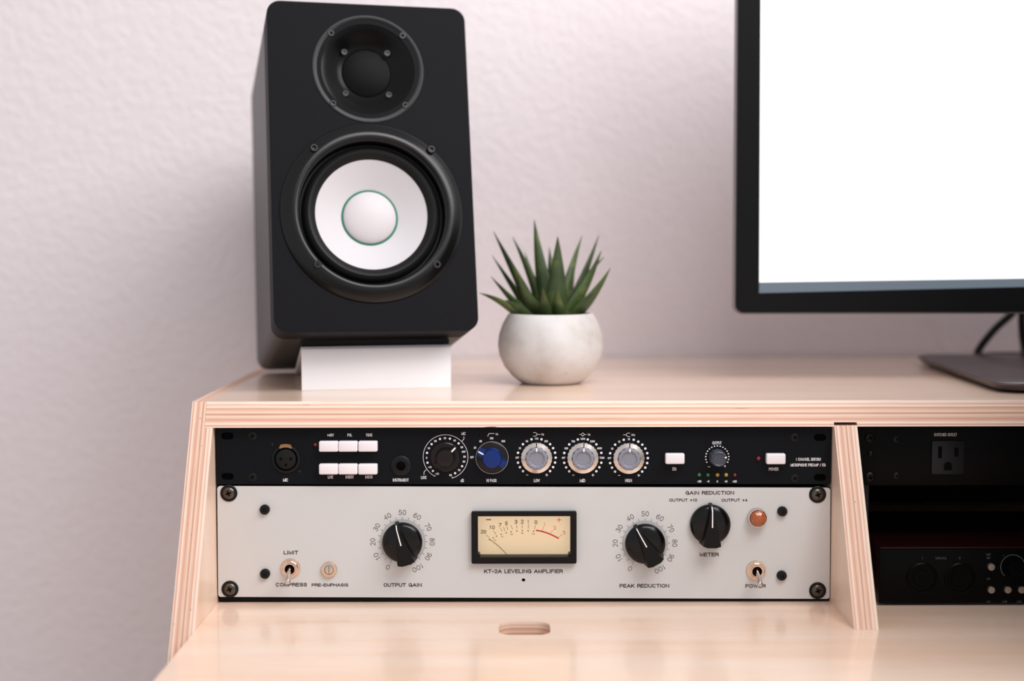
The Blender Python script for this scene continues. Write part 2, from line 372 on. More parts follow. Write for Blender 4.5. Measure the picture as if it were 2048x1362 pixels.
        if parent: o.parent = parent
        if at: o.location = Vector(at)*MM
        return o
def bb(mt): 
    b = B(); b.mats.append(mt); return b
# stroke alphabet: paths in a unit box
def _e(cx, cy, rx, ry, a0, a1, n=10):
    return [(cx+rx*math.cos(math.radians(a0+(a1-a0)*k/n)), cy+ry*math.sin(math.radians(a0+(a1-a0)*k/n))) for k in range(n+1)]
_o = _e(.5, .5, .5, .5, 0, 360, 20)
GLYPH = {
    'A': [[(0, 0), (.5, 1), (1, 0)], [(.17, .33), (.83, .33)]], 'B': [[(.6, .53), (0, .53), (0, 1), (.6, 1)]+_e(.6, .765, .34, .235, 90, -90, 8)[1:], [(0, .53), (0, 0), (.6, 0)]+_e(.6, .265, .4, .265, -90, 90, 8)[1:]],
    'C': [_e(.5, .5, .5, .5, 42, 318, 16)], 'D': [[(0, 0), (0, 1), (.42, 1)]+_e(.42, .5, .58, .5, 90, -90, 12)[1:]+[(0, 0)]], 'E': [[(1, 0), (0, 0), (0, 1), (1, 1)], [(0, .52), (.92, .52)]], 'F': [[(0, 0), (0, 1), (1, 1)], [(0, .5), (.86, .5)]],
    'G': [_e(.5, .5, .5, .5, 42, 330, 16)+[(.97, .47), (.56, .47)], [(.97, .47), (1, 0)]], 'H': [[(0, 0), (0, 1)], [(1, 0), (1, 1)], [(0, .52), (1, .52)]], 'I': [[(.5, 0), (.5, 1)]], 'K': [[(0, 0), (0, 1)], [(.95, 1), (0, .38)], [(.32, .6), (1, 0)]],
    'L': [[(0, 1), (0, 0), (1, 0)]], 'M': [[(0, 0), (0, 1), (.5, .05), (1, 1), (1, 0)]], 'N': [[(0, 0), (0, 1), (1, 0), (1, 1)]], 'O': [_o], 'P': [[(0, 0), (0, 1), (.62, 1)]+_e(.62, .73, .38, .27, 90, -90, 8)[1:]+[(0, .46)]],
    'Q': [_o, [(.6, .28), (1, -.02)]], 'R': [[(0, 0), (0, 1), (.62, 1)]+_e(.62, .74, .36, .26, 90, -90, 8)[1:]+[(0, .48)], [(.6, .48), (.92, .36), (1, 0)]],
    'S': [_e(.5, .74, .46, .26, 20, 250, 10)+_e(.5, .26, .5, .26, 70, -160, 10)], 'T': [[(0, 1), (1, 1)], [(.5, 1), (.5, 0)]], 'U': [[(0, 1), (0, .36)]+_e(.5, .36, .5, .36, 180, 360, 10)[1:]+[(1, 1)]], 'V': [[(0, 1), (.5, 0), (1, 1)]],
    'W': [[(0, 1), (.25, 0), (.5, .9), (.75, 0), (1, 1)]], 'X': [[(0, 0), (1, 1)], [(0, 1), (1, 0)]], 'Y': [[(0, 1), (.5, .45), (1, 1)], [(.5, .45), (.5, 0)]], 'Z': [[(0, 1), (1, 1), (0, 0), (1, 0)]],
    '0': [_o], '1': [[(.2, .74), (.62, 1), (.62, 0)]], '2': [_e(.5, .7, .46, .3, 170, -28, 9)+[(.04, 0), (1, 0)]], '3': [_e(.47, .755, .42, .245, 160, -90, 9), _e(.47, .27, .5, .27, 82, -160, 9)], '4': [[(.74, 0), (.74, 1), (0, .3), (1, .3)]],
    '5': [[(.9, 1), (.2, 1), (.1, .5)]+_e(.48, .33, .5, .33, 128, -152, 10)], '6': [_e(.5, .31, .48, .31, 0, 360, 16), _e(.56, .5, .54, .5, 50, 190, 8)], '7': [[(0, 1), (1, 1), (.36, 0)]], '8': [_e(.5, .76, .42, .24, 0, 360, 14), _e(.5, .26, .5, .26, 0, 360, 14)],
    '9': [_e(.5, .69, .48, .31, 0, 360, 16), _e(.44, .5, .54, .5, 230, 370, 8)], '+': [[(0, .47), (1, .47)], [(.5, .1), (.5, .84)]], '-': [[(.05, .42), (.95, .42)]], '/': [[(0, 0), (1, 1)]],
    'd': [_e(.42, .3, .42, .3, 0, 360, 14), [(.9, 1), (.9, 0)]], 'k': [[(0, 0), (0, 1)], [(.9, .62), (0, .2)], [(.35, .38), (1, 0)]], 'z': [[(0, .62), (1, .62), (0, 0), (1, 0)]], 'o': [_e(.5, .3, .5, .3, 0, 360, 14)],
}
WID = dict(I=.1, M=.72, W=.95, E=.56, F=.54, L=.5, T=.62, O=.7, G=.69, C=.67, N=.66, D=.66, A=.74, S=.6, P=.6, R=.62, B=.62, H=.66, U=.64, K=.64, V=.7, Y=.68, X=.66, Z=.6)
WID.update({'1': .36, ' ': .3, '-': .36, '+': .5, '/': .4, 'd': .52, 'k': .48, 'z': .46, 'o': .5}); WID.update({ch: .54 for ch in '023456789'})

def rrect(x0, x1, z0, z1, rad, n=6):
    out = []
    for cx, cz, a0 in ((x1-rad, z1-rad, 0), (x0+rad, z1-rad, 90), (x0+rad, z0+rad, 180), (x1-rad, z0+rad, 270)):
        for k in range(n+1):
            a = math.radians(a0+90*k/n); out.append((cx+rad*math.cos(a), cz+rad*math.sin(a)))
    return out
def circ(cx, cz, rad, n=40): return [(cx+rad*math.cos(2*PI*k/n), cz+rad*math.sin(2*PI*k/n)) for k in range(n)]
def thing(name, label, cat, origin, rot=None, group=None, scene_loc=None):
    o = bpy.data.objects.new(name, None); COL.objects.link(o); o.empty_display_size = .02
    o.location = W(*origin)
    if rot is not None: o.rotation_euler = rot
    o['label'] = label; o['category'] = cat
    if group: o['group'] = group
    return o
def tag(o, label, cat, group=None):
    o['label'] = label; o['category'] = cat
    if group: o['group'] = group
    return o
def L(px): return px/2.54       # small drawing unit of the front panels to mm
def dup(o, parent, at=None, rot=None):
    """copy of a part with its sub-parts"""
    c = o.copy(); COL.objects.link(c); c.parent = parent
    if at: c.location = Vector(at)*MM
    if rot is not None: c.rotation_euler = rot
    for ch in list(o.children):
        g = ch.copy(); COL.objects.link(g); g.parent = c
    return c

# ------------------------------------------------------------------ the setting
T = 159.9                                  # top of the riser shelf
b = bb(M['wall']); b.box(-2600, 3200, 426, 526, -740, 1900)
o = b.build('wall_back', M['wall'], smooth=False); o.location = (0, 0, Z0); o['kind'] = 'structure'
b = bb(M['floor']); b.box(-2600, 3200, -2600, 426, -790, -740)
o = b.build('floor', M['floor'], smooth=False); o.location = (0, 0, Z0); o['kind'] = 'structure'

# ------------------------------------------------------------------ desk
desk = thing('studio_desk', 'birch plywood studio desk with raised rack shelf against the pale wall', 'desk', (0, 0, 0))
def fy(z): return -80 + 74/140.5*z         # the sloping front line of shelf, divider and side panel
def setmats(o, rule):
    for p in o.data.polygons: p.material_index = rule(p.normal, p.center)
# desktop with cable slot
b = bb(M['face_x'])
cu = bpy.data.curves.new('tmp', 'CURVE'); cu.dimensions = '2D'; cu.fill_mode = 'BOTH'; cu.extrude = 9
slot = rrect(223.4, 261.4, -92, -57, 10)
for lp in ([(0, -480), (1010, -480), (1010, 424), (0, 424)], slot):
    sp = cu.splines.new('POLY'); sp.points.add(len(lp)-1); sp.use_cyclic_u = True
    for p, (x, y) in zip(sp.points, lp): p.co = (x, y, 0, 1)
b._curve(cu, Matrix.Translation((0, 0, -9)))
b.mi(M['ply_desk'])
o = b.build('desktop', M['face_x'], desk)
setmats(o, lambda n, c: 0 if abs(n.z) > .7 else 1)
def side(name, x0, x1, zb, edge, ztop, notch=None):
    b = bb(M['face_z'])
    pts = [(fy(zb), zb), (fy(ztop), ztop), (424, ztop), (424, zb)]
    lo = [Vector((x0, y, z)) for y, z in pts]; hi = [Vector((x1, y, z)) for y, z in pts]
    b.hull8(lo, hi); b.mi(edge)
    o = b.build(name, M['face_z'], desk, smooth=False)
    setmats(o, lambda n, c: 0 if abs(n.x) > .7 else 1)
    return o
# left side panel: full thickness below the shelf, rebated beside it
b = bb(M['face_z'])
prof = [(-17.8, -160), (-.15, -160), (-.15, 140.4), (-6.6, 140.4), (-6.6, T), (-17.8, T)]
lo = [Vector((x, fy(z), z)) for x, z in prof]; hi = [Vector((x, 424, z)) for x, z in prof]
b.hull8(lo, hi); b.mi(M['ply_side'])
o = b.build('side_panel', M['face_z'], desk, smooth=False)
setmats(o, lambda n, c: 0 if abs(n.x) > .7 else 1)
side('divider_panel', 484.5, 502.3, 0.05, M['ply_div'], 141.2)
side('side_panel', 986.6, 1004.4, 0.05, M['ply_div'], 140.3)
# riser shelf with a housing groove over the divider
b = bb(M['face_x'])
prof = [(-6.5, 140.5), (484.4, 140.5), (484.4, 143.6), (502.4, 143.6), (502.4, 140.5), (1004.4, 140.5), (1004.4, T), (-6.5, T)]
lo = [Vector((x, fy(z), z)) for x, z in prof]; hi = [Vector((x, 424, z)) for x, z in prof]
b.hull8(lo, hi); b.mi(M['ply_shelf']); b.mi(M['dark_slot'])
o = b.build('shelf_board', M['face_x'], desk, smooth=False)
setmats(o, lambda n, c: 0 if n.z > .7 or (n.z < -.7) else 1)
for x in (40, 930):
    for y in (-440, 340):
        b = bb(M['black_metal']); b.box(x, x+40, y, y+40, -740, -18, 2); b.build('leg', M['black_metal'], desk)
# black rack rails on the bay sides
for x0, x1 in ((502.5, 518),):
    b = bb(M['black_metal']); b.plate([[(x0, 1), (x1, 1), (x1, 140), (x0, 140)], circ(511, 86, 3.4, 20), circ(511, 60, 3.4, 20), circ(511, 28, 3.4, 20)], 17.6, 19.6); b.build('rack_rail', M['black_metal'], desk)
b = bb(M['black_metal']); b.box(502.5, 986.5, 418, 423.9, .2, 140.3); b.build('back_board', M['chassis'], desk, smooth=False)
b = bb(M['black_metal']); b.box(0.1, 484.4, 418, 423.9, .2, 140.3); b.build('back_board', M['chassis'], desk, smooth=False)

# ------------------------------------------------------------------ small hardware prototypes
def cross_screw(rad, h, washer=None, mt='dark_screw', parent=None, at=None, name='mounting_screw'):
    b = bb(M[mt]); b.lathe([(rad, 0), (rad, h*.45), (rad*.85, h*.8), (rad*.5, h), (0, h*1.04)], 28)
    s = b.build(name, M[mt], parent, at=at)
    b = bb(M['hole'])
    for a in (0, PI/2):
        w, l = rad*.13, rad*.5
        ca, sa = math.cos(a+.35), math.sin(a+.35)
        b.prism([(ca*p-sa*q, sa*p+ca*q) for p, q in ((-l, -w), (l, -w), (l, w), (-l, w))], -h*1.06, -h*.7)
    b.build('cross_recess', M['hole'], s, smooth=False)
    if washer:
        b = bb(M['rubber']); b.lathe([(washer, 0), (washer, h*.25), (washer*.92, h*.42), (rad*.95, h*.42)], 32)
        b.build('washer', M['rubber'], s)
    return s
def led(mt, parent, at, rad=1.7):
    b = bb(M[mt]); b.lathe([(rad, 0), (rad, .9), (rad*.75, 1.7), (rad*.4, 2.1), (0, 2.2)], 20)
    return b.build('indicator_led', M[mt], parent, at=at)

# ------------------------------------------------------------------ 1U preamp
pre = thing('microphone_preamp', 'slim black one-unit microphone preamp with white buttons and knobs, directly under the shelf', 'preamp', (0, 0, 0))
def slotpts(c, w, h): return rrect(c[0]-w/2, c[0]+w/2, c[1]-h/2, c[1]+h/2, h/2-.01)
ears = [(10.1, 133.2), (9.6, 101.1), (474.7, 131.1), (475.1, 99.4)]
b = bb(M['black_panel'])
jack_c = (146.1, 109.6); xlr_c = (55.8, 114.9)
b.plate([[(1.3, 95.0), (483.2, 94.2), (483.2, 138.9), (1.3, 139.4)]] + [slotpts(e, 9.6, 5.6) for e in ears] + [circ(*jack_c, 3.9)], 0, 3)
b.build('faceplate', M['black_panel'], pre)
b = bb(M['chassis']); b.box(14, 470, 3.05, 240, 95.5, 138); b.build('chassis', M['chassis'], pre, smooth=False)
for e in ears:
    b = bb(M['hole']); b.box(e[0]-6, e[0]+6, 3.05, 9, e[1]-4, e[1]+4); b.build('ear_slot', M['hole'], pre, smooth=False)
for q in ((29.8, 133.2), (29.3, 100.7), (455.1, 131.1), (455.5, 98.7)):
    cross_screw(L(8.5), .7, None, 'black_screw', pre, (q[0], 0, q[1]), 'panel_screw')
# XLR socket
b = bb(M['black_metal']); R0 = L(28)
b.lathe([(R0, 0), (R0, .9), (R0*.93, 1.3), (R0*.86, 1.2), (R0*.86, .05)], 48)
x = b.build('microphone_socket', M['black_metal'], pre, at=(xlr_c[0], 0, xlr_c[1]))
b = bb(M['hole']); b.lathe([(R0*.86, .08), (R0*.7, .08), (R0*.7, .05)], 48); b.build('socket_gap', M['hole'], x)
b = bb(M['rubber']); b.lathe([(R0*.7, .05), (R0*.7, .9), (R0*.66, 1.1), (0, 1.1)], 48); b.build('socket_core', M['rubber'], x)
for a, c in ((-3.9, .3), (3.9, .3), (0, -4.6)):
    b = bb(M['hole']); b.lathe([(1.25, 1.12), (0, 1.14)], 16, c=(a, 0, c)); b.build('pin_hole', M['hole'], x)
b = bb(M['brass']); b.arc((0, 0), R0*.93, -28, 28, 1.7, y=-1.45); b.arc((0, 0), R0*1.02, -22, 22, 1.6, y=-1.0); b.build('release_tab', M['brass'], x)
for q in ((44.6, 126.0), (65.9, 104.2)): cross_screw(1.7, .8, None, 'black_screw', pre, (q[0], 0, q[1]), 'panel_screw')
# white push buttons
def button(c, wpx=38, hpx=21, dep=6.5):
    b = bb(M['button']); w, h = L(wpx), L(hpx)
    b.box(-w/2, w/2, -dep, 0, -h/2, h/2, 1.1, 3)
    return b.build('push_button', M['button'], pre, at=(c[0], 0, c[1]))
bt = button((90.0, 125.5))
for c in ((105.2, 125.5), (120.7, 125.5), (89.8, 107.6), (105.0, 107.6), (120.5, 107.5)): dup(bt, pre, (c[0], 0, c[1]))
c = (360.6, 115.3); dup(bt, pre, (c[0], 0, c[1]))
c = (439.4, 115.0); dup(bt, pre, (c[0], 0, c[1]))
c = (79.1, 126.3); led('led_red', pre, (c[0], 0, c[1]), 1.5)
c = (426.5, 114.7); led('led_red', pre, (c[0], 0, c[1]), 1.8)
for u, k in (((380.2, 101.8), 'led_green'), ((387.1, 101.8), 'led_green'), ((394.5, 101.7), 'led_yellow'), ((401.3, 101.7), 'led_yellow'), ((408.1, 101.7), 'led_red')):
    led(k, pre, (u[0], 0, u[1]), 1.55)
# instrument jack
b = bb(M['black_metal']); b.lathe([(L(20), 0), (L(20), .8), (L(17), 1.5), (L(12), 1.6), (L(11.5), 2.6), (L(9.5), 2.6), (L(9.2), -8)], 40)
j = b.build('instrument_jack', M['black_metal'], pre, at=(jack_c[0], 0, jack_c[1]))
b = bb(M['hole']); b.lathe([(L(9.3), -7), (0, -7)], 24); b.build('jack_bore', M['hole'], j)
# gain knob (dark brown, pointer up right)
def rotz(a): return (0, math.radians(a), 0)          # turn about the panel normal, clockwise from the top
def skirt_knob(mt, c, rs, rc, ang, name, wings, hs=1.2, h=8.6, skirtm=None):
    b = bb(M[mt])
    b.lathe([(rc*1.12, hs), (rc*1.08, h*.55), (rc*1.0, h*.9), (rc*.93, h), (rc*.8, h*1.02), (0, h*1.02)], 48)
    for sgn, r1, w0, w1 in wings:
        b.hull8([Vector((-w0, -hs, 0)), Vector((w0, -hs, 0)), Vector((w0, -hs, sgn*r1)), Vector((-w0, -hs, sgn*r1))],
                [Vector((-w1, -h*.72, 0)), Vector((w1, -h*.72, 0)), Vector((w1, -h*.6, sgn*r1*.97)), Vector((-w1, -h*.6, sgn*r1*.97))])
    k = b.build(name, M[mt], pre, at=(c[0], 0, c[1])); k.rotation_euler = rotz(ang)
    b = bb(M[skirtm or mt]); b.lathe([(rs, 0), (rs, hs*.5), (rs*.93, hs), (0, hs)], 56); b.build('knob_skirt', M[skirtm or mt], k)
    r1 = wings[0][1]
    b = bb(M['white_line']); b.hull8([Vector((-.55, -h*.6, r1*.985)), Vector((.55, -h*.6, r1*.985)), Vector((.55, -h*.73, rc*1.0)), Vector((-.55, -h*.73, rc*1.0))],
                                     [Vector((-.55, -h*.63, r1*.985)), Vector((.55, -h*.63, r1*.985)), Vector((.55, -h*.76, rc*1.0)), Vector((-.55, -h*.76, rc*1.0))])
    b.build('pointer_line', M['white_line'], k, smooth=False)
    return k
gc = (181.1, 116.3)
skirt_knob('maroon', gc, L(29.5), L(17.5), 45, 'gain_knob', ((1, L(29), 2.6, 1.9), (-1, L(24), 2.8, 2.2)))
hc = (217.6, 115.6)
skirt_knob('blue', hc, L(31.5), L(18.5), -62, 'filter_knob', ((1, L(31), 3.6, 2.8), (-1, L(30), 3.6, 2.8)), skirtm='maroon')
# three equaliser knobs: brushed ring with fluted grey cap
def eq_knob(c, ang):
    b = bb(M['chrome']); r = L(31.5)
    b.lathe([(r, 0), (r, 2.2), (r*.965, 3.0), (r*.72, 4.2), (r*.7, 3.8)], 64)
    k = b.build('equaliser_knob', M['chrome'], pre, at=(c[0], 0, c[1])); k.rotation_euler = rotz(ang)
    b = bb(M['black_metal']); b.box(-.35, .35, -4.25, -2.6, r*.73, r*.98); b.build('index_line', M['black_metal'], k, smooth=False)
    rc = L(22.5)
    b = bb(M['grey_knob']); b.lathe([(rc, 3.6), (rc, 6.2), (rc*.95, 7.2), (rc*.84, 7.6), (rc*.72, 7.5), (rc*.66, 7.0), (rc*.6, 6.5), (0, 6.4)], 96, flute=lambda q: -.05 if (q % 8) < 3 else 0)
    g = b.build('knob_cap', M['grey_knob'], k)
    b = bb(M['white_line']); b.box(-.6, .6, -7.9, -6.8, rc*.66, rc*.96); b.build('pointer_line', M['white_line'], k, smooth=False)
    return k
eq = [(252.5, 115.6), (288.8, 115.4), (324.8, 115.1)]
for c, a in zip(eq, (0, 4, 3)): eq_knob(c, a)
oc = (394.3, 115.6)
b = bb(M['dk_grey_knob']); rc = L(17.5)
b.lathe([(rc, 0), (rc, 1.6), (rc*.92, 8), (rc*.87, 9.8), (rc*.76, 10.4), (rc*.68, 10.2), (rc*.62, 9.7), (0, 9.6)], 72, flute=lambda q: -.04 if (q % 6) < 2 else 0)
k = b.build('output_knob', M['dk_grey_knob'], pre, at=(oc[0], 0, oc[1])); k.rotation_euler = rotz(75)
b = bb(M['white_line']); b.box(-.5, .5, -10.7, -9.6, rc*.66, rc*.9); b.build('pointer_line', M['white_line'], k, smooth=False)
# white printing
def wt(s, c, h, w=None, on=None, **k):
    q = on or bb(M['white_ink']); q.text(s, c, L(h), L(w) if w else None, bold=.03, **k)
    if not on: q.build('lettering', M['white_ink'], pre, smooth=False)
for s, c, w in (('+48V', (91.0, 133.8), 13.5), ('POL', (106.1, 133.8), 9.5), ('TONE', (121.2, 133.8), 13), ('LINE', (90.6, 100.6), 10.5), ('INSERT', (105.7, 100.6), 16.5), ('INSTR', (120.8, 100.5), 14.5),
                ('LINE', (163.9, 100.1), 11), ('MIC', (195.3, 134.8), 9)): wt(s, c, 6.4, w)
for s, c, w in (('MIC', (55.3, 98.3), 10.5), ('INSTRUMENT', (145.8, 98.1), 32), ('HI PASS', (217.1, 97.6), 20), ('LOW', (252.7, 97.5), 12), ('MID', (288.6, 97.4), 11), ('HIGH', (324.7, 97.4), 13.5), ('EQ', (360.7, 106.5), 7.5),
                ('OUTPUT', (394.0, 127.0), 18.5), ('POWER', (438.6, 106.2), 19), ('dB', (194.1, 97.6), 6.5)): wt(s, c, 6.8, w)
wt('1 CHANNEL BRITISH', (465.7, 113.9), 6.4, 50); wt('MICROPHONE PREAMP / EQ', (465.5, 109.4), 6.4, 70)
for s, c in (('-20', (380.3, 96.6)), ('-6', (387.2, 96.6)), ('0', (394.5, 96.5)), ('+6', (401.3, 96.5)), ('+20', (408.1, 96.5))): wt(s, c, 4.6, 2.8*len(s))
def pol(c, rad, a): a = math.radians(a); return (c[0]+rad*math.sin(a), c[1]+rad*math.cos(a))
# gain ring
b = bb(M['white_ink'])
b.arc(gc, L(44.6), -151.5, 163.5, .36, n=90)
b.bar(pol(gc, L(44.6), -151.5), pol(gc, L(42), -149.5), .4); b.bar(pol(gc, L(44.6), 163.5), pol(gc, L(42), 161.5), .4)
nums = ['-20', None, '-10', None, '0', None, '10', None, '20', None, '30', None, '40', None, '50', 'OFF', '50', '60', None, '70', None, '80']
for k, s in enumerate(nums):
    a = -153 + k*(318/21.0) if k else -153
    q = pol(gc, L(37.8), a)
    if s: wt(s, q, 4.2, 2.6*len(s), on=b)
    else: b.dot(q, L(2.3))
b.bar((193.7, 128.5), (195.6, 130.4), .42); b.bar((195.6, 130.4), (195.6, 132.6), .42)
b.bar((166.0, 106.4), (164.1, 104.5), .42); b.bar((164.1, 104.5), (164.1, 102.2), .42)
b.build('dial_markings', M['white_ink'], pre, smooth=False)
# filter legend
b = bb(M['white_ink'])
for s, c in (('OFF', (201.9, 116.0)), ('50', (204.2, 123.6)), ('80', (208.7, 128.7)), ('160', (217.2, 131.0)), ('300', (226.4, 128.7))): wt(s, c, 4.6, 2.5*len(s), on=b)
b.bar((214.2, 132.5), (215.2, 134.8), .45); b.bar((215.2, 134.8), (219.5, 134.8), .45); wt('Hz', (221.5, 134.3), 4.6, 5, on=b)
b.arc(hc, L(32.3), 0, 360, .18, n=80)
b.build('dial_markings', M['white_ink'], pre, smooth=False)
# equaliser legends
leg = ({3: 'OFF', 5: '35', 7: '60', 9: '110', 11: '220'}, {3: 'OFF', 5: '360', 7: '700', 9: '1600', 11: '3200', 13: '4800', 15: '7200'}, {3: 'OFF', 5: '10', 7: '12', 9: '16'})
for e, (c, lg) in enumerate(zip(eq, leg)):
    b = bb(M['white_ink'])
    for k in range(19):
        q = pol(c, L(38.2), -135+15*k)
        if k in lg: wt(lg[k], q, 4.4, 2.4*len(lg[k]), on=b)
        else: b.dot(q, L(2.5))
    b.bar((c[0]-L(21), c[1]-L(34.7)), (c[0]-L(16.5), c[1]-L(34.7)), .5)
    b.bar((c[0]+L(17.5), c[1]-L(34.7)), (c[0]+L(23), c[1]-L(34.7)), .5); b.bar((c[0]+L(20.2), c[1]-L(32)), (c[0]+L(20.2), c[1]-L(37.4)), .5)
    x0, z0 = c[0], c[1]+L(46.8)
    if e == 0:
        for sg in (1, -1): b.bar((x0-L(6.5), z0+sg*L(3.5)), (x0-L(1.5), z0+sg*L(3.5)), .45); b.bar((x0-L(1.5), z0+sg*L(3.5)), (x0+L(1.5), z0), .45)
        b.bar((x0+L(1.5), z0), (x0+L(8), z0), .45)
    elif e == 1:
        b.bar((x0-L(7), z0), (x0-L(3.5), z0), .45); b.bar((x0+L(3.5), z0), (x0+L(7), z0), .45)
        for p_, q_ in (((-3.5, 0), (0, 3.5)), ((0, 3.5), (3.5, 0)), ((3.5, 0), (0, -3.5)), ((0, -3.5), (-3.5, 0))): b.bar((x0+L(p_[0]), z0+L(p_[1])), (x0+L(q_[0]), z0+L(q_[1])), .45)
    else:
        b.bar((x0-L(11), z0), (x0-L(5.5), z0), .45)
        for sg in (1, -1): b.bar((x0-L(5.5), z0), (x0-L(2.5), z0+sg*L(3.5)), .45); b.bar((x0-L(2.5), z0+sg*L(3.5)), (x0+L(2.5), z0+sg*L(3.5)), .45)
    wt('kHz' if e == 2 else 'Hz', (x0+L(12.5 if e < 2 else 9), z0), 4.6, 7 if e == 2 else 5, on=b)
    b.build('dial_markings', M['white_ink'], pre, smooth=False)
b = bb(M['white_ink'])
for k in range(17): b.dot(pol(oc, L(23), -115+k*230/16), L(1.5))
wt('-oo', pol(oc, L(25), -138), 2.6, 6, on=b); wt('0', pol(oc, L(23.5), 139), 4.2, 3, on=b)
b.build('dial_markings', M['white_ink'], pre, smooth=False)

# ------------------------------------------------------------------ 2U leveling amplifier
amp = thing('leveling_amplifier', 'pale grey two-unit leveling amplifier with lit meter and black knobs, below the slim preamp', 'amplifier', (0, 0, 0))
b = bb(M['grey_panel'])
A0, A1, A2, A3 = (0.7, 5.1), (483.9, 2.6), (483.4, 91.1), (1.4, 93.5)
def lerp2(p_, q_, t): return (p_[0]+(q_[0]-p_[0])*t, p_[1]+(q_[1]-p_[1])*t)
def corner_cut(pts, rad):
    out = []; n = len(pts)
    for k in range(n):
        p_, q_, s_ = pts[k-1], pts[k], pts[(k+1) % n]
        d1 = math.hypot(p_[0]-q_[0], p_[1]-q_[1]); d2 = math.hypot(s_[0]-q_[0], s_[1]-q_[1])
        a_, c_ = lerp2(q_, p_, rad/d1), lerp2(q_, s_, rad/d2)
        for t in range(6):
            t /= 5; out.append(lerp2(lerp2(a_, q_, t), lerp2(q_, c_, t), t))
    return out
V0, V1 = (206.2, 37.3), (279.1, 69.9)          # meter opening
b.plate([corner_cut([A0, A1, A2, A3], 2.5), [(V0[0]-1, V0[1]-1), (V1[0]+1, V0[1]-1), (V1[0]+1, V1[1]+1), (V0[0]-1, V1[1]+1)], circ(*(242.1, 18.1), 1.4, 20)], 0, 3)
b.build('faceplate', M['grey_panel'], amp)
b = bb(M['chassis']); b.box(14, 470, 14, 300, 4.6, 90); b.box(14, 190, 3.05, 14, 6, 90); b.box(290, 470, 3.05, 14, 4.6, 90)
b.box(1.0, 484.0, 3.1, 8, .6, 6); b.build('chassis', M['chassis'], amp, smooth=False)
for q in ((10.5, 88.0), (10.2, 11.4), (473.3, 86.0), (474.3, 9.4)): cross_screw(L(11.8), 2.2, L(17), 'dark_screw', amp, (q[0], 0, q[1]))
for q in ((38.7, 75.0), (38.2, 23.8), (445.6, 72.8), (445.7, 21.6)):
    b = bb(M['black_screw']); b.lathe([(L(10), 0), (L(10), 2.0), (L(8.5), 2.9), (L(4), 2.9), (L(3.6), 1.8), (0, 1.8)], 28)
    b.build('panel_screw', M['black_screw'], amp, at=(q[0], 0, q[1]))
# toggle switches
def toggle(c, dx):
    b = bb(M['nickel']); r = L(20)
    b.lathe([(r, 0), (r, .8), (r*.97, 1.1), (r*.8, 1.2), (r*.8, 2.6), (r*.74, 3.0), (r*.62, 3.0), (r*.6, 4.8), (r*.5, 4.8), (r*.45, 2.6), (0, 2.4)], 64, flute=lambda q: -.02 if q % 2 else 0)
    s = b.build('toggle_switch', M['nickel'], amp, at=(c[0], 0, c[1]))
    b = bb(M['hole']); b.lathe([(r*.5, 3.4), (0, 3.5)], 32); b.build('switch_throat', M['hole'], s)
    b = bb(M['steel']); b.tube([(0, -3, 1), (dx*.45, -11, -2.4), (dx, -17, -6.2)], [1.3, 1.4, 1.6, 1.9, 2.1, 2.3], 20)
    b.lathe([(0, 0), (1.2, .35), (1.95, 1), (2.3, 2), (1.95, 3), (1.2, 3.65), (0, 4)], 24, c=(dx*1.03, -15.8, -6.5))
    b.build('bat_lever', M['steel'], s)
    return s
toggle((58.2, 28.1), .3); toggle((425.7, 25.7), -.1)
# trim screw
c = (88.8, 27.0)
b = bb(M['nickel']); r = L(16); b.lathe([(r, 0), (r, 1.5), (r*.92, 2.4), (r*.6, 2.6), (r*.57, 2.2), (r*.57, 1)], 40)
t_ = b.build('trim_control', M['nickel'], amp, at=(c[0], 0, c[1]))
b = bb(M['steel']); b.lathe([(r*.54, .8), (r*.54, 2.1), (r*.48, 2.3), (0, 2.3)], 32); b.build('trim_screw', M['steel'], t_)
b = bb(M['dark_screw']); b.box(-.22, .22, -2.38, -2.0, -r*.46, r*.46); b.build('screw_slot', M['dark_screw'], t_, smooth=False)
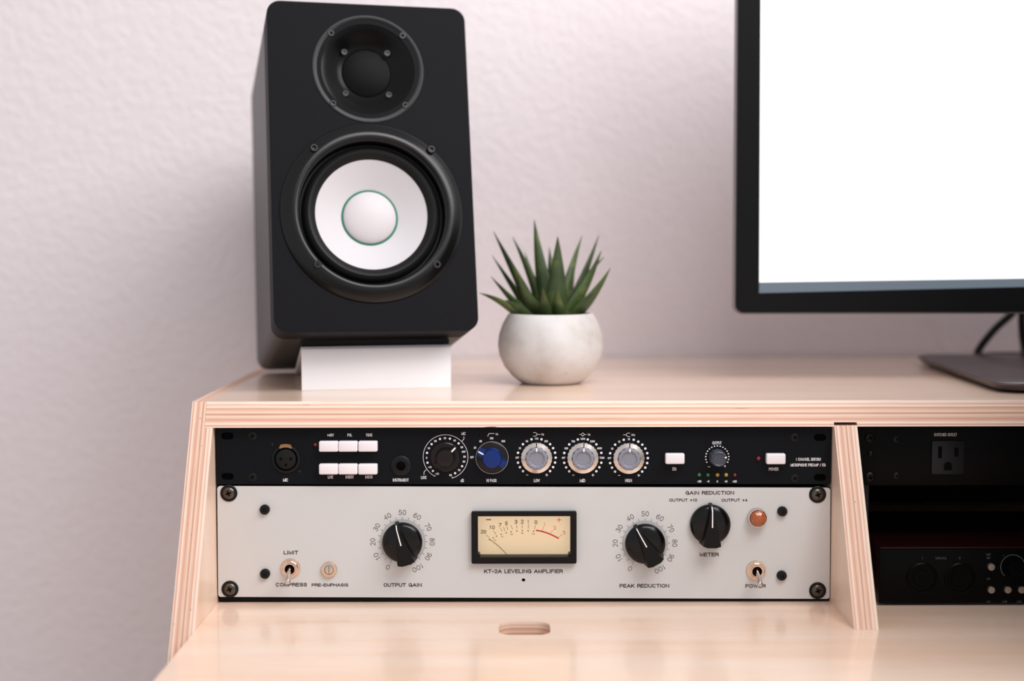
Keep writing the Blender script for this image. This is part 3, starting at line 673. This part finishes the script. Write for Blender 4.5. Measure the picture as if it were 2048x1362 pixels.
# pointer knobs
def pointer_knob(c, ang, name):
    r = L(40.3); h = 15
    b = bb(M['knob_black']); b.lathe([(r, .6), (r, 3.2), (r*.98, 4.2), (r*.86, 6.0), (r*.6, 7.0), (0, 7.2)], 72)
    k = b.build(name, M['knob_black'], amp, at=(c[0], 0, c[1])); k.rotation_euler = rotz(ang)
    b = bb(M['knob_matte'])
    lo = [Vector((-1.4, -.8, r*1.07)), Vector((1.4, -.8, r*1.07)), Vector((8.6, -.8, -r*.93)), Vector((5, -.8, -r*1.01)), Vector((-5, -.8, -r*1.01)), Vector((-8.6, -.8, -r*.93))]
    hi = [Vector((-.75, -h*.72, r*.98)), Vector((.75, -h*.72, r*.98)), Vector((6.9, -h, -r*.94)), Vector((3.6, -h, -r*1.02)), Vector((-3.6, -h, -r*1.02)), Vector((-6.9, -h, -r*.94))]
    mid_l = [Vector((-1.0, -h*.98, r*.78)), Vector((1.0, -h*.98, r*.78))]
    V = [b.bm.verts.new(p) for p in lo]; U = [b.bm.verts.new(p) for p in hi]; Q = [b.bm.verts.new(p) for p in mid_l]
    F = b.bm.faces.new
    F(V); F((U[0], U[1], Q[1], Q[0])); F((Q[0], Q[1], U[2], U[3], U[4], U[5]))
    F((V[0], V[1], U[1], U[0])); F((V[1], V[2], U[2], Q[1], U[1])); F((V[2], V[3], U[3], U[2])); F((V[3], V[4], U[4], U[3])); F((V[4], V[5], U[5], U[4])); F((V[5], V[0], U[0], Q[0], U[5]))
    b.build('knob_grip', M['knob_matte'], k, angle=25)
    b = bb(M['white_line'])
    b.hull8([Vector((-.36, -h*.72, r*.99)), Vector((.36, -h*.72, r*.99)), Vector((.38, -h*.98, r*.785)), Vector((-.38, -h*.98, r*.785))],
            [Vector((-.36, -h*.72-.4, r*1.0)), Vector((.36, -h*.72-.4, r*1.0)), Vector((.38, -h*.98-.35, r*.79)), Vector((-.38, -h*.98-.35, r*.79))])
    b.hull8([Vector((-.38, -h*.98, r*.785)), Vector((.38, -h*.98, r*.785)), Vector((.46, -h, 0)), Vector((-.46, -h, 0))],
            [Vector((-.38, -h*.98-.35, r*.785)), Vector((.38, -h*.98-.35, r*.785)), Vector((.46, -h-.2, 0)), Vector((-.46, -h-.2, 0))])
    b.build('pointer_line', M['white_line'], k, smooth=False)
    return k
k1, k2, k3 = (146.8, 48.9), (337.9, 47.5), (388.9, 62.7)
pointer_knob(k1, -15, 'output_gain_knob'); pointer_knob(k2, -29, 'peak_reduction_knob'); pointer_knob(k3, 0, 'meter_knob')
# amber jewel lamp
c = (425.8, 68.2)
b = bb(M['steel']); r = L(19.3); b.lathe([(r, 0), (r, 5), (r*.96, 6), (r*.88, 6), (r*.86, 3)], 48); j = b.build('pilot_lamp', M['steel'], amp, at=(c[0], 0, c[1]))
b = bb(M['jewel']); r = L(16.4)
b.lathe([(r, 4.5), (r*.98, 6.5), (r*.82, 8.6), (r*.5, 10), (0, 10.4)], 12); b.build('amber_jewel', M['jewel'], j, smooth=False)
# meter
mc = (242.6, 53.4)
vu = bb(M['vu_bezel'])
O0, O1 = (201.3, 32.2), (283.8, 73.5)
vu.plate([rrect(O0[0], O1[0], O0[1], O1[1], 1.2, 3), [(V0[0], V0[1]), (V1[0], V0[1]), (V1[0], V1[1]), (V0[0], V1[1])]], -4.2, 0)
vu.box(V0[0]-.9, V0[0], 0, 9, V0[1], V1[1]); vu.box(V1[0], V1[0]+.9, 0, 9, V0[1], V1[1]); vu.box(V0[0], V1[0], 0, 9, V0[1]-.9, V0[1]); vu.box(V0[0], V1[0], 0, 9, V1[1], V1[1]+.9)
vu.prism([(V0[0], V0[1]), (V0[0]+2.2, V0[1]), (V0[0]+1.2, V0[1]+2.2), (V0[0], V0[1]+2.6)], -1, 6); vu.prism([(V1[0], V0[1]), (V1[0], V0[1]+2.6), (V1[0]-1.2, V0[1]+2.2), (V1[0]-2.2, V0[1])], -1, 6)
mt_ = vu.build('meter_bezel', M['vu_bezel'], amp, smooth=False)
b = bb(M['vu_face']); b.box(V0[0]-.5, V1[0]+.5, 7, 8, V0[1]-.5, V1[1]+.5); b.build('meter_face', M['vu_face'], mt_, smooth=False)
b = bb(M['glass']); b.box(V0[0], V1[0], -1.6, -.6, V0[1], V1[1]); b.build('meter_window', M['glass'], mt_, smooth=False)
# scale printing on the meter face (y = 7)
Y7 = 6.85
b = bb(M['black_ink'])
b.bar((212.6, 65.1), (216.5, 65.1), .75, y=Y7)
for s, c, rt in (('20', (210.5, 55.4), -4), ('10', (217.3, 58.9), -4), ('7', (223.6, 60.8), -5), ('5', (228.6, 62.0), -4), ('3', (236.3, 63.3), -2), ('2', (241.2, 63.5), 0), ('1', (246.0, 63.5), 0), ('0', (252.1, 62.9), 4)):
    b.text(s, c, L(7.8), L(6)*(1 if len(s) == 1 and s != '1' else .55 if s == '1' else 1.9), rot=math.radians(rt), y=Y7, bold=.015)
for a_, c_ in (((212.6, 53.0), (215.0, 50.6)), ((218.4, 56.1), (220.4, 53.5)), ((223.8, 58.4), (225.4, 55.6)), ((226.2, 59.1), (227.7, 56.0)), ((228.8, 59.9), (229.9, 56.7)), ((232.4, 60.7), (233.5, 57.3)), ((236.6, 61.1), (237.1, 57.8)),
               ((241.2, 61.3), (241.2, 57.9)), ((246.3, 61.3), (246.0, 57.8)), ((251.7, 60.4), (250.9, 57.3))): b.bar(a_, c_, .3, y=Y7)
for c in ((218.2, 50.5), (220.8, 51.9), (224.5, 53.3), (228.5, 54.5), (232.3, 55.3), (236.9, 56.0), (241.3, 56.3), (245.9, 56.1), (250.3, 55.7), (215.2, 49.1)): b.dot(c, .5, y=Y7)
for s, c in (('20', (219.6, 48.7)), ('40', (225.3, 51.4)), ('60', (232.9, 53.3)), ('80', (241.4, 54.3)), ('100', (249.9, 53.6))): b.text(s, c, L(3.2), L(2.4)*len(s), y=Y7)
b.build('meter_scale', M['black_ink'], mt_, smooth=False)
b = bb(M['red_ink'])
arcp = [(252.0, 56.5), (256.5, 55.7), (261.0, 54.3), (265.6, 52.3), (269.8, 50.1)]
for a_, c_ in zip(arcp, arcp[1:]):
    b.bar(a_, c_, 1.15, y=Y7); b.dot(c_, .575, y=Y7)
for a_, c_ in (((258.3, 59.6), (256.9, 56.1)), ((265.4, 56.5), (263.6, 54.0)), ((272.7, 53.1), (270.2, 50.8))): b.bar(a_, c_, .3, y=Y7)
for s, c, rt, w in (('1', (258.8, 61.3), 6, 3), ('2', (267.0, 58.5), 10, 5.4), ('3', (274.3, 54.6), 14, 5.4)): b.text(s, c, L(7.4), L(w), rot=math.radians(rt), y=Y7)
b.bar((268.6, 64.8), (272.2, 64.8), .5, y=Y7); b.bar((270.4, 66.7), (270.4, 62.9), .5, y=Y7)
b.build('red_scale', M['red_ink'], mt_, smooth=False)
b = bb(M['needle']); p_, q_ = (230.0, 36.3), (214.9, 49.9)
b.tube([(p_[0], 5.5, p_[1]), ((p_[0]+q_[0])/2+.4, 5.5, (p_[1]+q_[1])/2+.6), (q_[0], 5.5, q_[1])], .22, 8)
b.build('needle', M['needle'], mt_)
# dark printing
def dt(s, c, h, w=None, bold=.03, on=None, **k):
    q = on or bb(M['dark_ink']); q.text(s, c, L(h), L(w) if w else None, bold=bold, **k)
    if not on: q.build('lettering', M['dark_ink'], amp, smooth=False)
for s, c, h, w in (('LIMIT', (58.7, 40.5), 7.6, 29.5), ('COMPRESS', (58.7, 14.8), 7.6, 63), ('PRE-EMPHASIS', (89.2, 14.5), 6.6, 73.5), ('OUTPUT GAIN', (146.7, 14.4), 7.6, 77), ('KT-2A LEVELING AMPLIFIER', (242.1, 25.2), 7.8, 158),
                   ('PEAK REDUCTION', (337.6, 13.4), 7.6, 100), ('GAIN REDUCTION', (388.7, 87.5), 7.6, 97.5), ('OUTPUT +10', (367.8, 81.7), 6.1, 56), ('OUTPUT +4', (408.1, 81.6), 6.1, 52), ('METER', (388.6, 38.3), 7.6, 38.5), ('POWER', (425.3, 13.1), 7.4, 41)):
    dt(s, c, h, w, track=1.0)
for c in (k1, k2):
    b = bb(M['dark_ink'])
    for k in range(101):
        a = -150+3*k
        if k % 5 == 0: b.bar(pol(c, L(43), a), pol(c, L(50.5), a), .24)
        else: b.bar(pol(c, L(42), a), pol(c, L(46), a), .17)
    for k in range(11):
        a = -150+30*k
        dt(str(10*k), pol(c, L(59.5 if k < 10 else 61), a), 10.2, 7.4*len(str(10*k)) if k < 10 else 23, bold=-.012, on=b, rot=math.radians(-a))
    b.build('dial_markings', M['dark_ink'], amp, smooth=False)

# ------------------------------------------------------------------ right bay: outlet strip and audio interface
YC = 14
pc = thing('power_conditioner', 'black rack power strip with one grey switched outlet, right of the plywood divider', 'power strip', (0, YC, 0))
b = bb(M['iface']); x0, z1 = (503.2, 139.6); z0 = (509.2, 90.6)[1]
b.box(x0, x0+482, 0, 3, z0, 139.6, .4); b.build('faceplate', M['iface'], pc)
b = bb(M['chassis']); b.box(520, 970, 3.05, 200, z0+2, 138); b.build('chassis', M['chassis'], pc, smooth=False)
for q in ((517.2, 129.0), (517.7, 97.4)): cross_screw(L(11), 2.4, None, 'black_screw', pc, (q[0], 0, q[1]))
q = (518.0, 116.2); b = bb(M['black_screw']); b.lathe([(2.9, 0), (2.7, 1.4), (1.6, 2.5), (0, 2.9)], 24); b.build('stud', M['black_screw'], pc, at=(q[0], 0, q[1]))
for q in ((538.6, 127.6), (539.1, 98.2)): cross_screw(2.7, .8, None, 'black_screw', pc, (q[0], 0, q[1]), 'panel_screw')
q0, q1 = (565.9, 99.7), (591.8, 126.7); qc = ((q0[0]+q1[0])/2, (q0[1]+q1[1])/2)
b = bb(M['outlet']); b.box(q0[0]-qc[0], q1[0]-qc[0], -2.6, 0, q0[1]-qc[1], q1[1]-qc[1], .8); ot = b.build('outlet', M['outlet'], pc, at=(qc[0], 0, qc[1]))
b = bb(M['hole']); b.box(-8, -5, -2.75, -2, -.5, 9); b.box(5, 8, -2.75, -2, .8, 8); b.build('blade_slot', M['hole'], ot, smooth=False)
b = bb(M['hole']); b.prism([(-3.2, -10)]+[(3.2*math.cos(a*PI/8), -6.5+3.2*math.sin(a*PI/8)) for a in range(8, -1, -1)]+[(3.2, -10)], -2.75, -2); b.build('ground_hole', M['hole'], ot, smooth=False)
b = bb(M['grey_ink']); b.text('SWITCHED OUTLET', (577.2, 131.2), L(6.4), L(46), bold=.01); b.build('lettering', M['white_ink'], pc, smooth=False)

ai = thing('audio_interface', 'black desktop audio interface with two round inputs standing on the desk right of the divider', 'audio interface', (0, -12, 0))
b = bb(M['iface']); b.box(519.5, 729.5, 0, 3.5, 2.0, 45, 1.2); b.build('front_panel', M['iface'], ai)
b = bb(M['red_metal']); b.box(520.5, 728.5, 3.6, 150, 2.4, 46, 1.5); b.build('body', M['red_metal'], ai)
for x in (540, 709):
    for y in (16, 130): 
        b = bb(M['rubber']); b.lathe([(6, 0), (6, 2.5)], 20, c=(x, y, .1), axis='z'); b.lathe([(0, 0), (6, 0)], 20, c=(x, y, .1), axis='z'); b.build('foot', M['rubber'], ai)
for q in ((552.9, 22.1), (582.5, 21.9)):
    b = bb(M['black_metal']); b.lathe([(L(31), 0), (L(31), .8), (L(29), 1.4), (L(26), 1.4), (L(25), .4), (L(17), .3), (L(16), .9), (0, .9)], 48)
    j = b.build('input_socket', M['iface'], ai, at=(q[0], 0, q[1]))
    b = bb(M['hole']); b.lathe([(3.2, .95), (0, 1.0)], 24)
    for a in (90, 210, 330): b.lathe([(1.2, .95), (0, 1.0)], 12, c=(4.6*math.sin(math.radians(a)), 0, 4.6*math.cos(math.radians(a))))
    b.build('pin_hole', M['hole'], j)
for q in ((606.3, 31.2), (606.7, 13.1), (619.6, 13.1), (630.3, 13.1)):
    b = bb(M['steel_btn']); b.lathe([(L(7.6), 0), (L(7.6), 2.2), (L(6.6), 2.9), (0, 3)], 28); b.build('push_button', M['steel_btn'], ai, at=(q[0], 0, q[1]))
q = (623.7, 30.9)
b = bb(M['rubber']); b.lathe([(L(17), 0), (L(17), 7), (L(15.5), 8.5), (0, 8.6)], 40); b.build('gain_knob', M['iface'], ai, at=(q[0], 0, q[1]))
b = bb(M['grey_ink']); b.arc(q, L(24), -140, 140, .5, y=-.1); b.build('dial_markings', M['grey_ink'], ai, smooth=False)
for s, c, w in (('1', (553.2, 37.9), 2), ('INPUTS', (567.6, 37.7), 21), ('2', (582.1, 37.9), 4), ('INST', (604.6, 40.6), 9), ('48V', (604.6, 37.9), 8), ('1', (616.1, 39.8), 1.5), ('48V', (605.0, 21.4), 7), ('PAD', (605.4, 3.2), 7), ('AIR', (617.9, 3.2), 10), ('AIR', (629.2, 3.2), 10)):
    b = bb(M['grey_ink']); b.text(s, c, L(4.4), L(w), y=-.1); b.build('lettering', M['grey_ink'], ai, smooth=False)

# ------------------------------------------------------------------ speaker on its angled stand
SPK_W, SPK_H, SPK_D = 170.2, 284.0, 220.9
spk = thing('studio_speaker', 'black two-way studio speaker with white woofer cone, tilted back on a white stand', 'speaker', (122.88, 65.35, 210.7))
Rz = Matrix.Rotation(.245, 3, 'Z'); Rx = Matrix.Rotation(-.227, 3, 'X'); Ry = Matrix.Rotation(.008, 3, 'Y')
spk.rotation_euler = (Rz @ Rx @ Ry).to_euler()
tw = (-0.8, 226.4); tg = (-1.5, 223.7); wf = (-1.2, 101.1)
ol = rrect(-SPK_W/2, SPK_W/2, 0, SPK_H, 11.5, 8)
b = bb(M['baffle']); b.plate([ol, circ(wf[0], wf[1], 66, 64), circ(tw[0], tw[1], 40, 48)], 0, 34); b.build('front_baffle', M['baffle'], spk)
b = bb(M['cabinet']); b.prism(ol, 34.1, SPK_D); b.build('cabinet', M['cabinet'], spk)
# woofer
b = bb(M['trim']); b.lathe([(76.8, .05), (76.8, 1.2), (76.2, 1.9), (73, 3.3), (69, 5.2), (66, 6.1), (63.6, 5.6), (62, 3.8), (60.8, 1), (60.3, -8)], 96)
wo = b.build('woofer', M['trim'], spk, at=(wf[0], 0, wf[1]))
b = bb(M['rubber']); b.lathe([(60.5, -7), (59, -7.5), (58, -5), (56, -2.6), (53.5, -1.6), (51, -2.2), (49, -4.2), (47.4, -6)], 96); b.build('surround', M['rubber'], wo)
b = bb(M['cone']); b.lathe([(48.2, -5.6), (47.2, -6.2), (40, -10.2), (30, -15.6), (23.2, -19)], 96); b.build('cone', M['cone'], wo)
b = bb(M['green']); b.lathe([(24.2, -18.3), (23.4, -17.7), (22.5, -18.4)], 96); b.build('accent_ring', M['green'], wo)
b = bb(M['cap']); b.lathe([(22.7, -18.8)]+[(22.6*math.cos(a*PI/24), -18.4+7.5*math.sin(a*PI/24)) for a in range(0, 13)], 64); b.build('dust_cap', M['cap'], wo)
def hexscrew(parent, q, c, h=2.2, rad=3.6):
    b = bb(M['screw_ring']); b.lathe([(rad, 0), (rad, h*.6), (rad*.8, h), (rad*.52, h), (rad*.48, h*.2), (0, h*.2)], 24)
    return b.build('fixing_screw', M['screw_ring'], parent, at=(q[0]-c[0], -h0, q[1]-c[1]))
h0 = 3.7
for q in ((-49.1, 154.4), (49.8, 155.2), (-48.9, 55.5), (50.6, 55.6)): hexscrew(wo, q, wf, 3.0)
# tweeter
b = bb(M['guide']); b.lathe([(47.6, .05), (47.5, .4), (46.8, .5), (44, .1), (40, -1.0), (35.5, -3.2), (31, -6), (27, -8.6), (24, -10.2), (22, -10.8), (21.2, -11.2), (21.2, -13)], 96)
twt = b.build('tweeter', M['guide'], spk, at=(tw[0], 0, tw[1]))
b = bb(M['grille']); b.lathe([(21.1, -11.6), (20.4, -10.8), (17, -10.1), (12, -9.4), (6, -9), (0, -8.9)], 64); b.build('dome_grille', M['grille'], twt)
h0 = -.6
for q in ((-31.5, 256.9), (29.8, 257.1), (-31.6, 195.0), (29.9, 195.2)): hexscrew(twt, q, tw, 1.8, 3.1)
h0 = -8.2
for q in ((-19.8, 243.2), (17.1, 243.6), (-19.8, 206.6), (17.2, 206.4)): hexscrew(twt, q, tw, 1.8, 3.0)

st = thing('speaker_stand', 'white bent-plate desktop speaker stand under the tilted speaker', 'speaker stand', (118.5, 96.3, T+.1), (0, 0, .19))
b = bb(M['stand'])
prof = [(0, 0)]
outer = [(0, 0), (0, 31.5), (1, 34.6), (3.2, 36.5), (6, 36.6), (146, 3.8), (146, .8)]
inner = [(143, .8), (5.6, 33), (4, 32.6), (3, 30.5), (3, 0)]
b.hull8([Vector((-63.4, y, z)) for y, z in outer+inner], [Vector((63.4, y, z)) for y, z in outer+inner])
b.build('bent_plate', M['stand'], st, angle=30)
b = bb(M['foam']); b.hull8([Vector((x, 7, z)) for x, z in ((-63, 37.0), (63, 37.0), (63, 41.4), (-63, 41.4))], [Vector((x, 138, z)) for x, z in ((-63, 6.2), (63, 6.2), (63, 10.6), (-63, 10.6))]); b.build('foam_pad', M['foam'], st, smooth=False)

# ------------------------------------------------------------------ potted succulent
PX, PYY = 267.3, 146
pot = thing('potted_succulent', 'small spiky green succulent in a round pale concrete pot beside the speaker', 'plant', (PX, PYY, T+.1))
b = bb(M['concrete'])
b.lathe([(0, 0), (24, 0), (27, 1), (34, 6.5), (41, 15), (45.4, 25), (46.6, 34), (45.6, 43), (42.6, 52), (39, 58.5), (37.4, 61), (36.2, 61.8), (35, 61.4), (34.4, 59.5), (34, 52)], 72, axis='z')
b.build('pot', M['concrete'], pot)
b = bb(M['soil']); b.lathe([(34.6, 55), (30, 57), (20, 57.6), (10, 58.4), (0, 58)], 40, axis='z'); b.build('soil', M['soil'], pot)
def leaf(tip, base, width, bend, thick=.42, roll=0):
    """fleshy tapering leaf; points in mm relative to the pot base"""
    b = bb(M['leaf']); p0, p2 = Vector(base), Vector(tip); dirv = p2-p0
    out = Vector((dirv.x, dirv.y, 0)); ln = dirv.length
    p1 = p0+dirv*.5+Vector(bend)
    n = 16; rings = []
    for i in range(n+1):
        t = i/n; c = p0*(1-t)**2+p1*2*t*(1-t)+p2*t*t; tg_ = ((p1-p0)*(1-t)+(p2-p1)*t).normalized()
        upv = Vector((-out.x*.006, .8, .2+.6*min(1, out.length/45))); upv = (upv-tg_*upv.dot(tg_)).normalized()
        sd = tg_.cross(upv).normalized()
        w = width*(.78+.5*t-1.28*t*t)*(1 if t < .97 else .6) if t < .4 else width*(.775)*((1-t)/.6)**.85
        w = max(w, .25); h = w*thick
        sec = [(-1, .12), (-.55, -.05), (0, -.18), (.55, -.05), (1, .12), (.7, -.65), (0, -1.15), (-.7, -.65)]
        rings.append([b.bm.verts.new(c+sd*(w*a)+upv*(h*q)) for a, q in sec])
    for a, q in zip(rings, rings[1:]):
        for k in range(8): b.bm.faces.new((a[k], a[(k+1) % 8], q[(k+1) % 8], q[k]))
    b.bm.faces.new(rings[0]); b.bm.faces.new(rings[-1][::-1])
    return b.build('leaf', M['leaf'], pot, angle=60)
LEAVES = [
    ((-63.0, -6.0, 79.7), (-22.0, -5.0, 55.0), 6.0, (0.0, 0, 7.0)),
    ((-52.9, 12.0, 93.9), (-15.0, 4.0, 55.0), 6.5, (3.0, 0, -6.0)),
    ((-52.0, 24.0, 112.4), (-14.0, 8.0, 55.0), 6.0, (4.0, 0, -6.0)),
    ((-50.4, 14.0, 133.6), (-10.0, 5.0, 55.0), 7.5, (3.0, 0, -7.0)),
    ((-33.5, 20.0, 128.7), (-4.0, 8.0, 55.0), 6.5, (5.0, 0, -2.0)),
    ((-28.8, -26.0, 95.9), (0.0, -9.0, 55.0), 8.0, (-8.0, 0, -4.0)),
    ((-14.2, 12.0, 143.9), (1.0, 5.0, 55.0), 8.5, (-3.0, 0, 0.0)),
    ((-0.5, 26.0, 119.2), (5.0, 10.0, 55.0), 7.5, (0.0, 0, 0.0)),
    ((6.0, -8.0, 129.0), (4.0, -6.0, 55.0), 11.0, (1.0, 0, 0.0)),
    ((28.8, 26.0, 129.6), (9.0, 9.0, 55.0), 6.5, (-4.0, 0, -2.0)),
    ((43.7, 22.0, 130.3), (12.0, 7.0, 55.0), 6.5, (0.0, 0, -7.0)),
    ((44.6, 0.0, 116.6), (10.0, 0.0, 55.0), 8.0, (3.0, 0, -6.0)),
    ((48.1, 12.0, 111.0), (9.0, 4.0, 55.0), 6.0, (-4.0, 0, 6.0)),
    ((52.3, -4.0, 101.4), (16.0, -4.0, 55.0), 8.0, (3.0, 0, -5.0)),
    ((5.3, -30.0, 85.9), (9.0, -14.0, 55.0), 7.0, (-3.0, 0, -2.0)),
    ((22.9, 34.0, 107.9), (12.0, 14.0, 55.0), 6.0, (0.0, 0, 0.0)),
    ((-22.3, 34.0, 114.7), (-6.0, 14.0, 55.0), 6.0, (0.0, 0, 0.0)),
    ((-7.8, -34.0, 85.4), (-4.0, -14.0, 55.0), 8.0, (0.0, 0, -4.0)),
    ((-40.1, -24.0, 74.3), (-18.0, -10.0, 55.0), 6.0, (0.0, 0, 5.0)),
    ((37.9, -20.0, 80.5), (18.0, -9.0, 55.0), 6.0, (0.0, 0, 4.0)),
]
for tip, base, w, bend in LEAVES: leaf(tip, base, w, bend)

# ------------------------------------------------------------------ computer monitor
YM = 150
mon = thing('computer_monitor', 'black framed computer monitor with blank white screen on a grey metal foot', 'monitor', (776, YM, T+.1))
X0, XB = 429.6-776, 429.6-776+693
zb, zt = 59.8, 59.8+440
b = bb(M['monitor'])
op = [(451.4-776, 238.6-160), (685.4-776, 243.6-160), (1102-776, 252.4-160), (1102-776, zt-22), (449.6-776, zt-22)]
b.plate([rrect(X0+1.6, XB-1.6, zb+1.6, zt-1.6, 7), op], 0, 9); b.build('bezel', M['monitor'], mon)
b = bb(M['silver']); b.prism(rrect(X0, XB, zb, zt, 8), 3.5, 13); b.prism(rrect(X0+60, XB-60, zb+50, zt-50, 20), 13.1, 52); b.build('rear_shell', M['silver'], mon)
b = bb(M['screen']); b.plate([[(452.3-776, 248.1-160), (685.2-776, 251.1-160), (1102-776, 256.5-160), (1102-776, zt-22), (450-776, zt-22)]], 2.6, 3.2); b.build('screen', M['screen'], mon, smooth=False)
b = bb(M['bar']); b.plate([[(452-776, 238.2-160), (1102-776, 252-160), (1102-776, 256.5-160), (685.2-776, 251.1-160), (452.3-776, 248.1-160)]], 2.7, 3.3); b.build('status_bar', M['bar'], mon, smooth=False)
b = bb(M['black_metal']); b.box(-22, 22, 60, 84, 9, 300, 4); b.box(-50, 50, 44, 60, 200, 300, 2); b.build('neck', M['black_metal'], mon)
# foot plate: wide, rounded, its rim lifted off the shelf
b = bb(M['base'])
def footloop(ins, h):
    base = [(629-776, 46-YM), (923-776, 46-YM), (911-776, 338-YM), (641-776, 338-YM)]
    cx_, cy_ = 0, 190-YM
    pts = corner_cut([(cx_+(p_[0]-cx_)*(1-ins/140), cy_+(p_[1]-cy_)*(1-ins/146)) for p_ in base], 26)
    return [Vector((p_[0], p_[1], h)) for p_ in pts]
lv = [footloop(9, 1.2), footloop(4, 2.2), footloop(0, 7.0), footloop(0, 8.4), footloop(1.4, 9.2)]
R_ = [[b.bm.verts.new(p) for p in q] for q in lv]
for a_, c_ in zip(R_, R_[1:]):
    for k in range(len(a_)): b.bm.faces.new((a_[k], a_[(k+1) % len(a_)], c_[(k+1) % len(a_)], c_[k]))
b.bm.faces.new(R_[0]); b.bm.faces.new(R_[-1][::-1])
b.build('foot_plate', M['base'], mon, angle=30)
b = bb(M['rubber']); b.box(-50, 50, -70, 170, 0, 1.4, .4); b.build('rubber_pad', M['rubber'], mon)
cb = bb(M['cable']); cb.tube([(760, 330, 290), (752, 330, 232), (741, 332, 213), (722, 334, 194), (711, 345, 174), (716, 362, 165), (740, 380, 163.9), (800, 385, 163.9)], 3.8)
o = cb.build('power_cable', M['cable']); o.location = (0, 0, Z0); tag(o, 'black cable curving left from behind the monitor down to the shelf', 'cable', 'monitor cables')
cb = bb(M['cable']); cb.tube([(744, 306, 290), (742, 308, 232), (742, 312, 210), (745, 318, 192), (753, 335, 178), (762, 352, 170), (790, 362, 164), (840, 366, 163.9)], 3.8)
o = cb.build('video_cable', M['cable']); o.location = (0, 0, Z0); tag(o, 'black cable hanging almost straight down behind the monitor, at the right picture edge', 'cable', 'monitor cables')

# ------------------------------------------------------------------ unseen black case, added only to shade the second bay
b = bb(M['cabinet']); b.box(-85, 85, -150, 125, 6, 430, 4)
blocker = thing('shade_case', 'unseen black case added on the desk to shade the second bay', 'light blocker', (738, -146, 0))
b.build('case', M['cabinet'], blocker)
for x in (-70, 70):
    for y in (-105, 105):
        b = bb(M['rubber']); b.box(x-8, x+8, y-8, y+8, .1, 6); b.build('foot', M['rubber'], blocker)
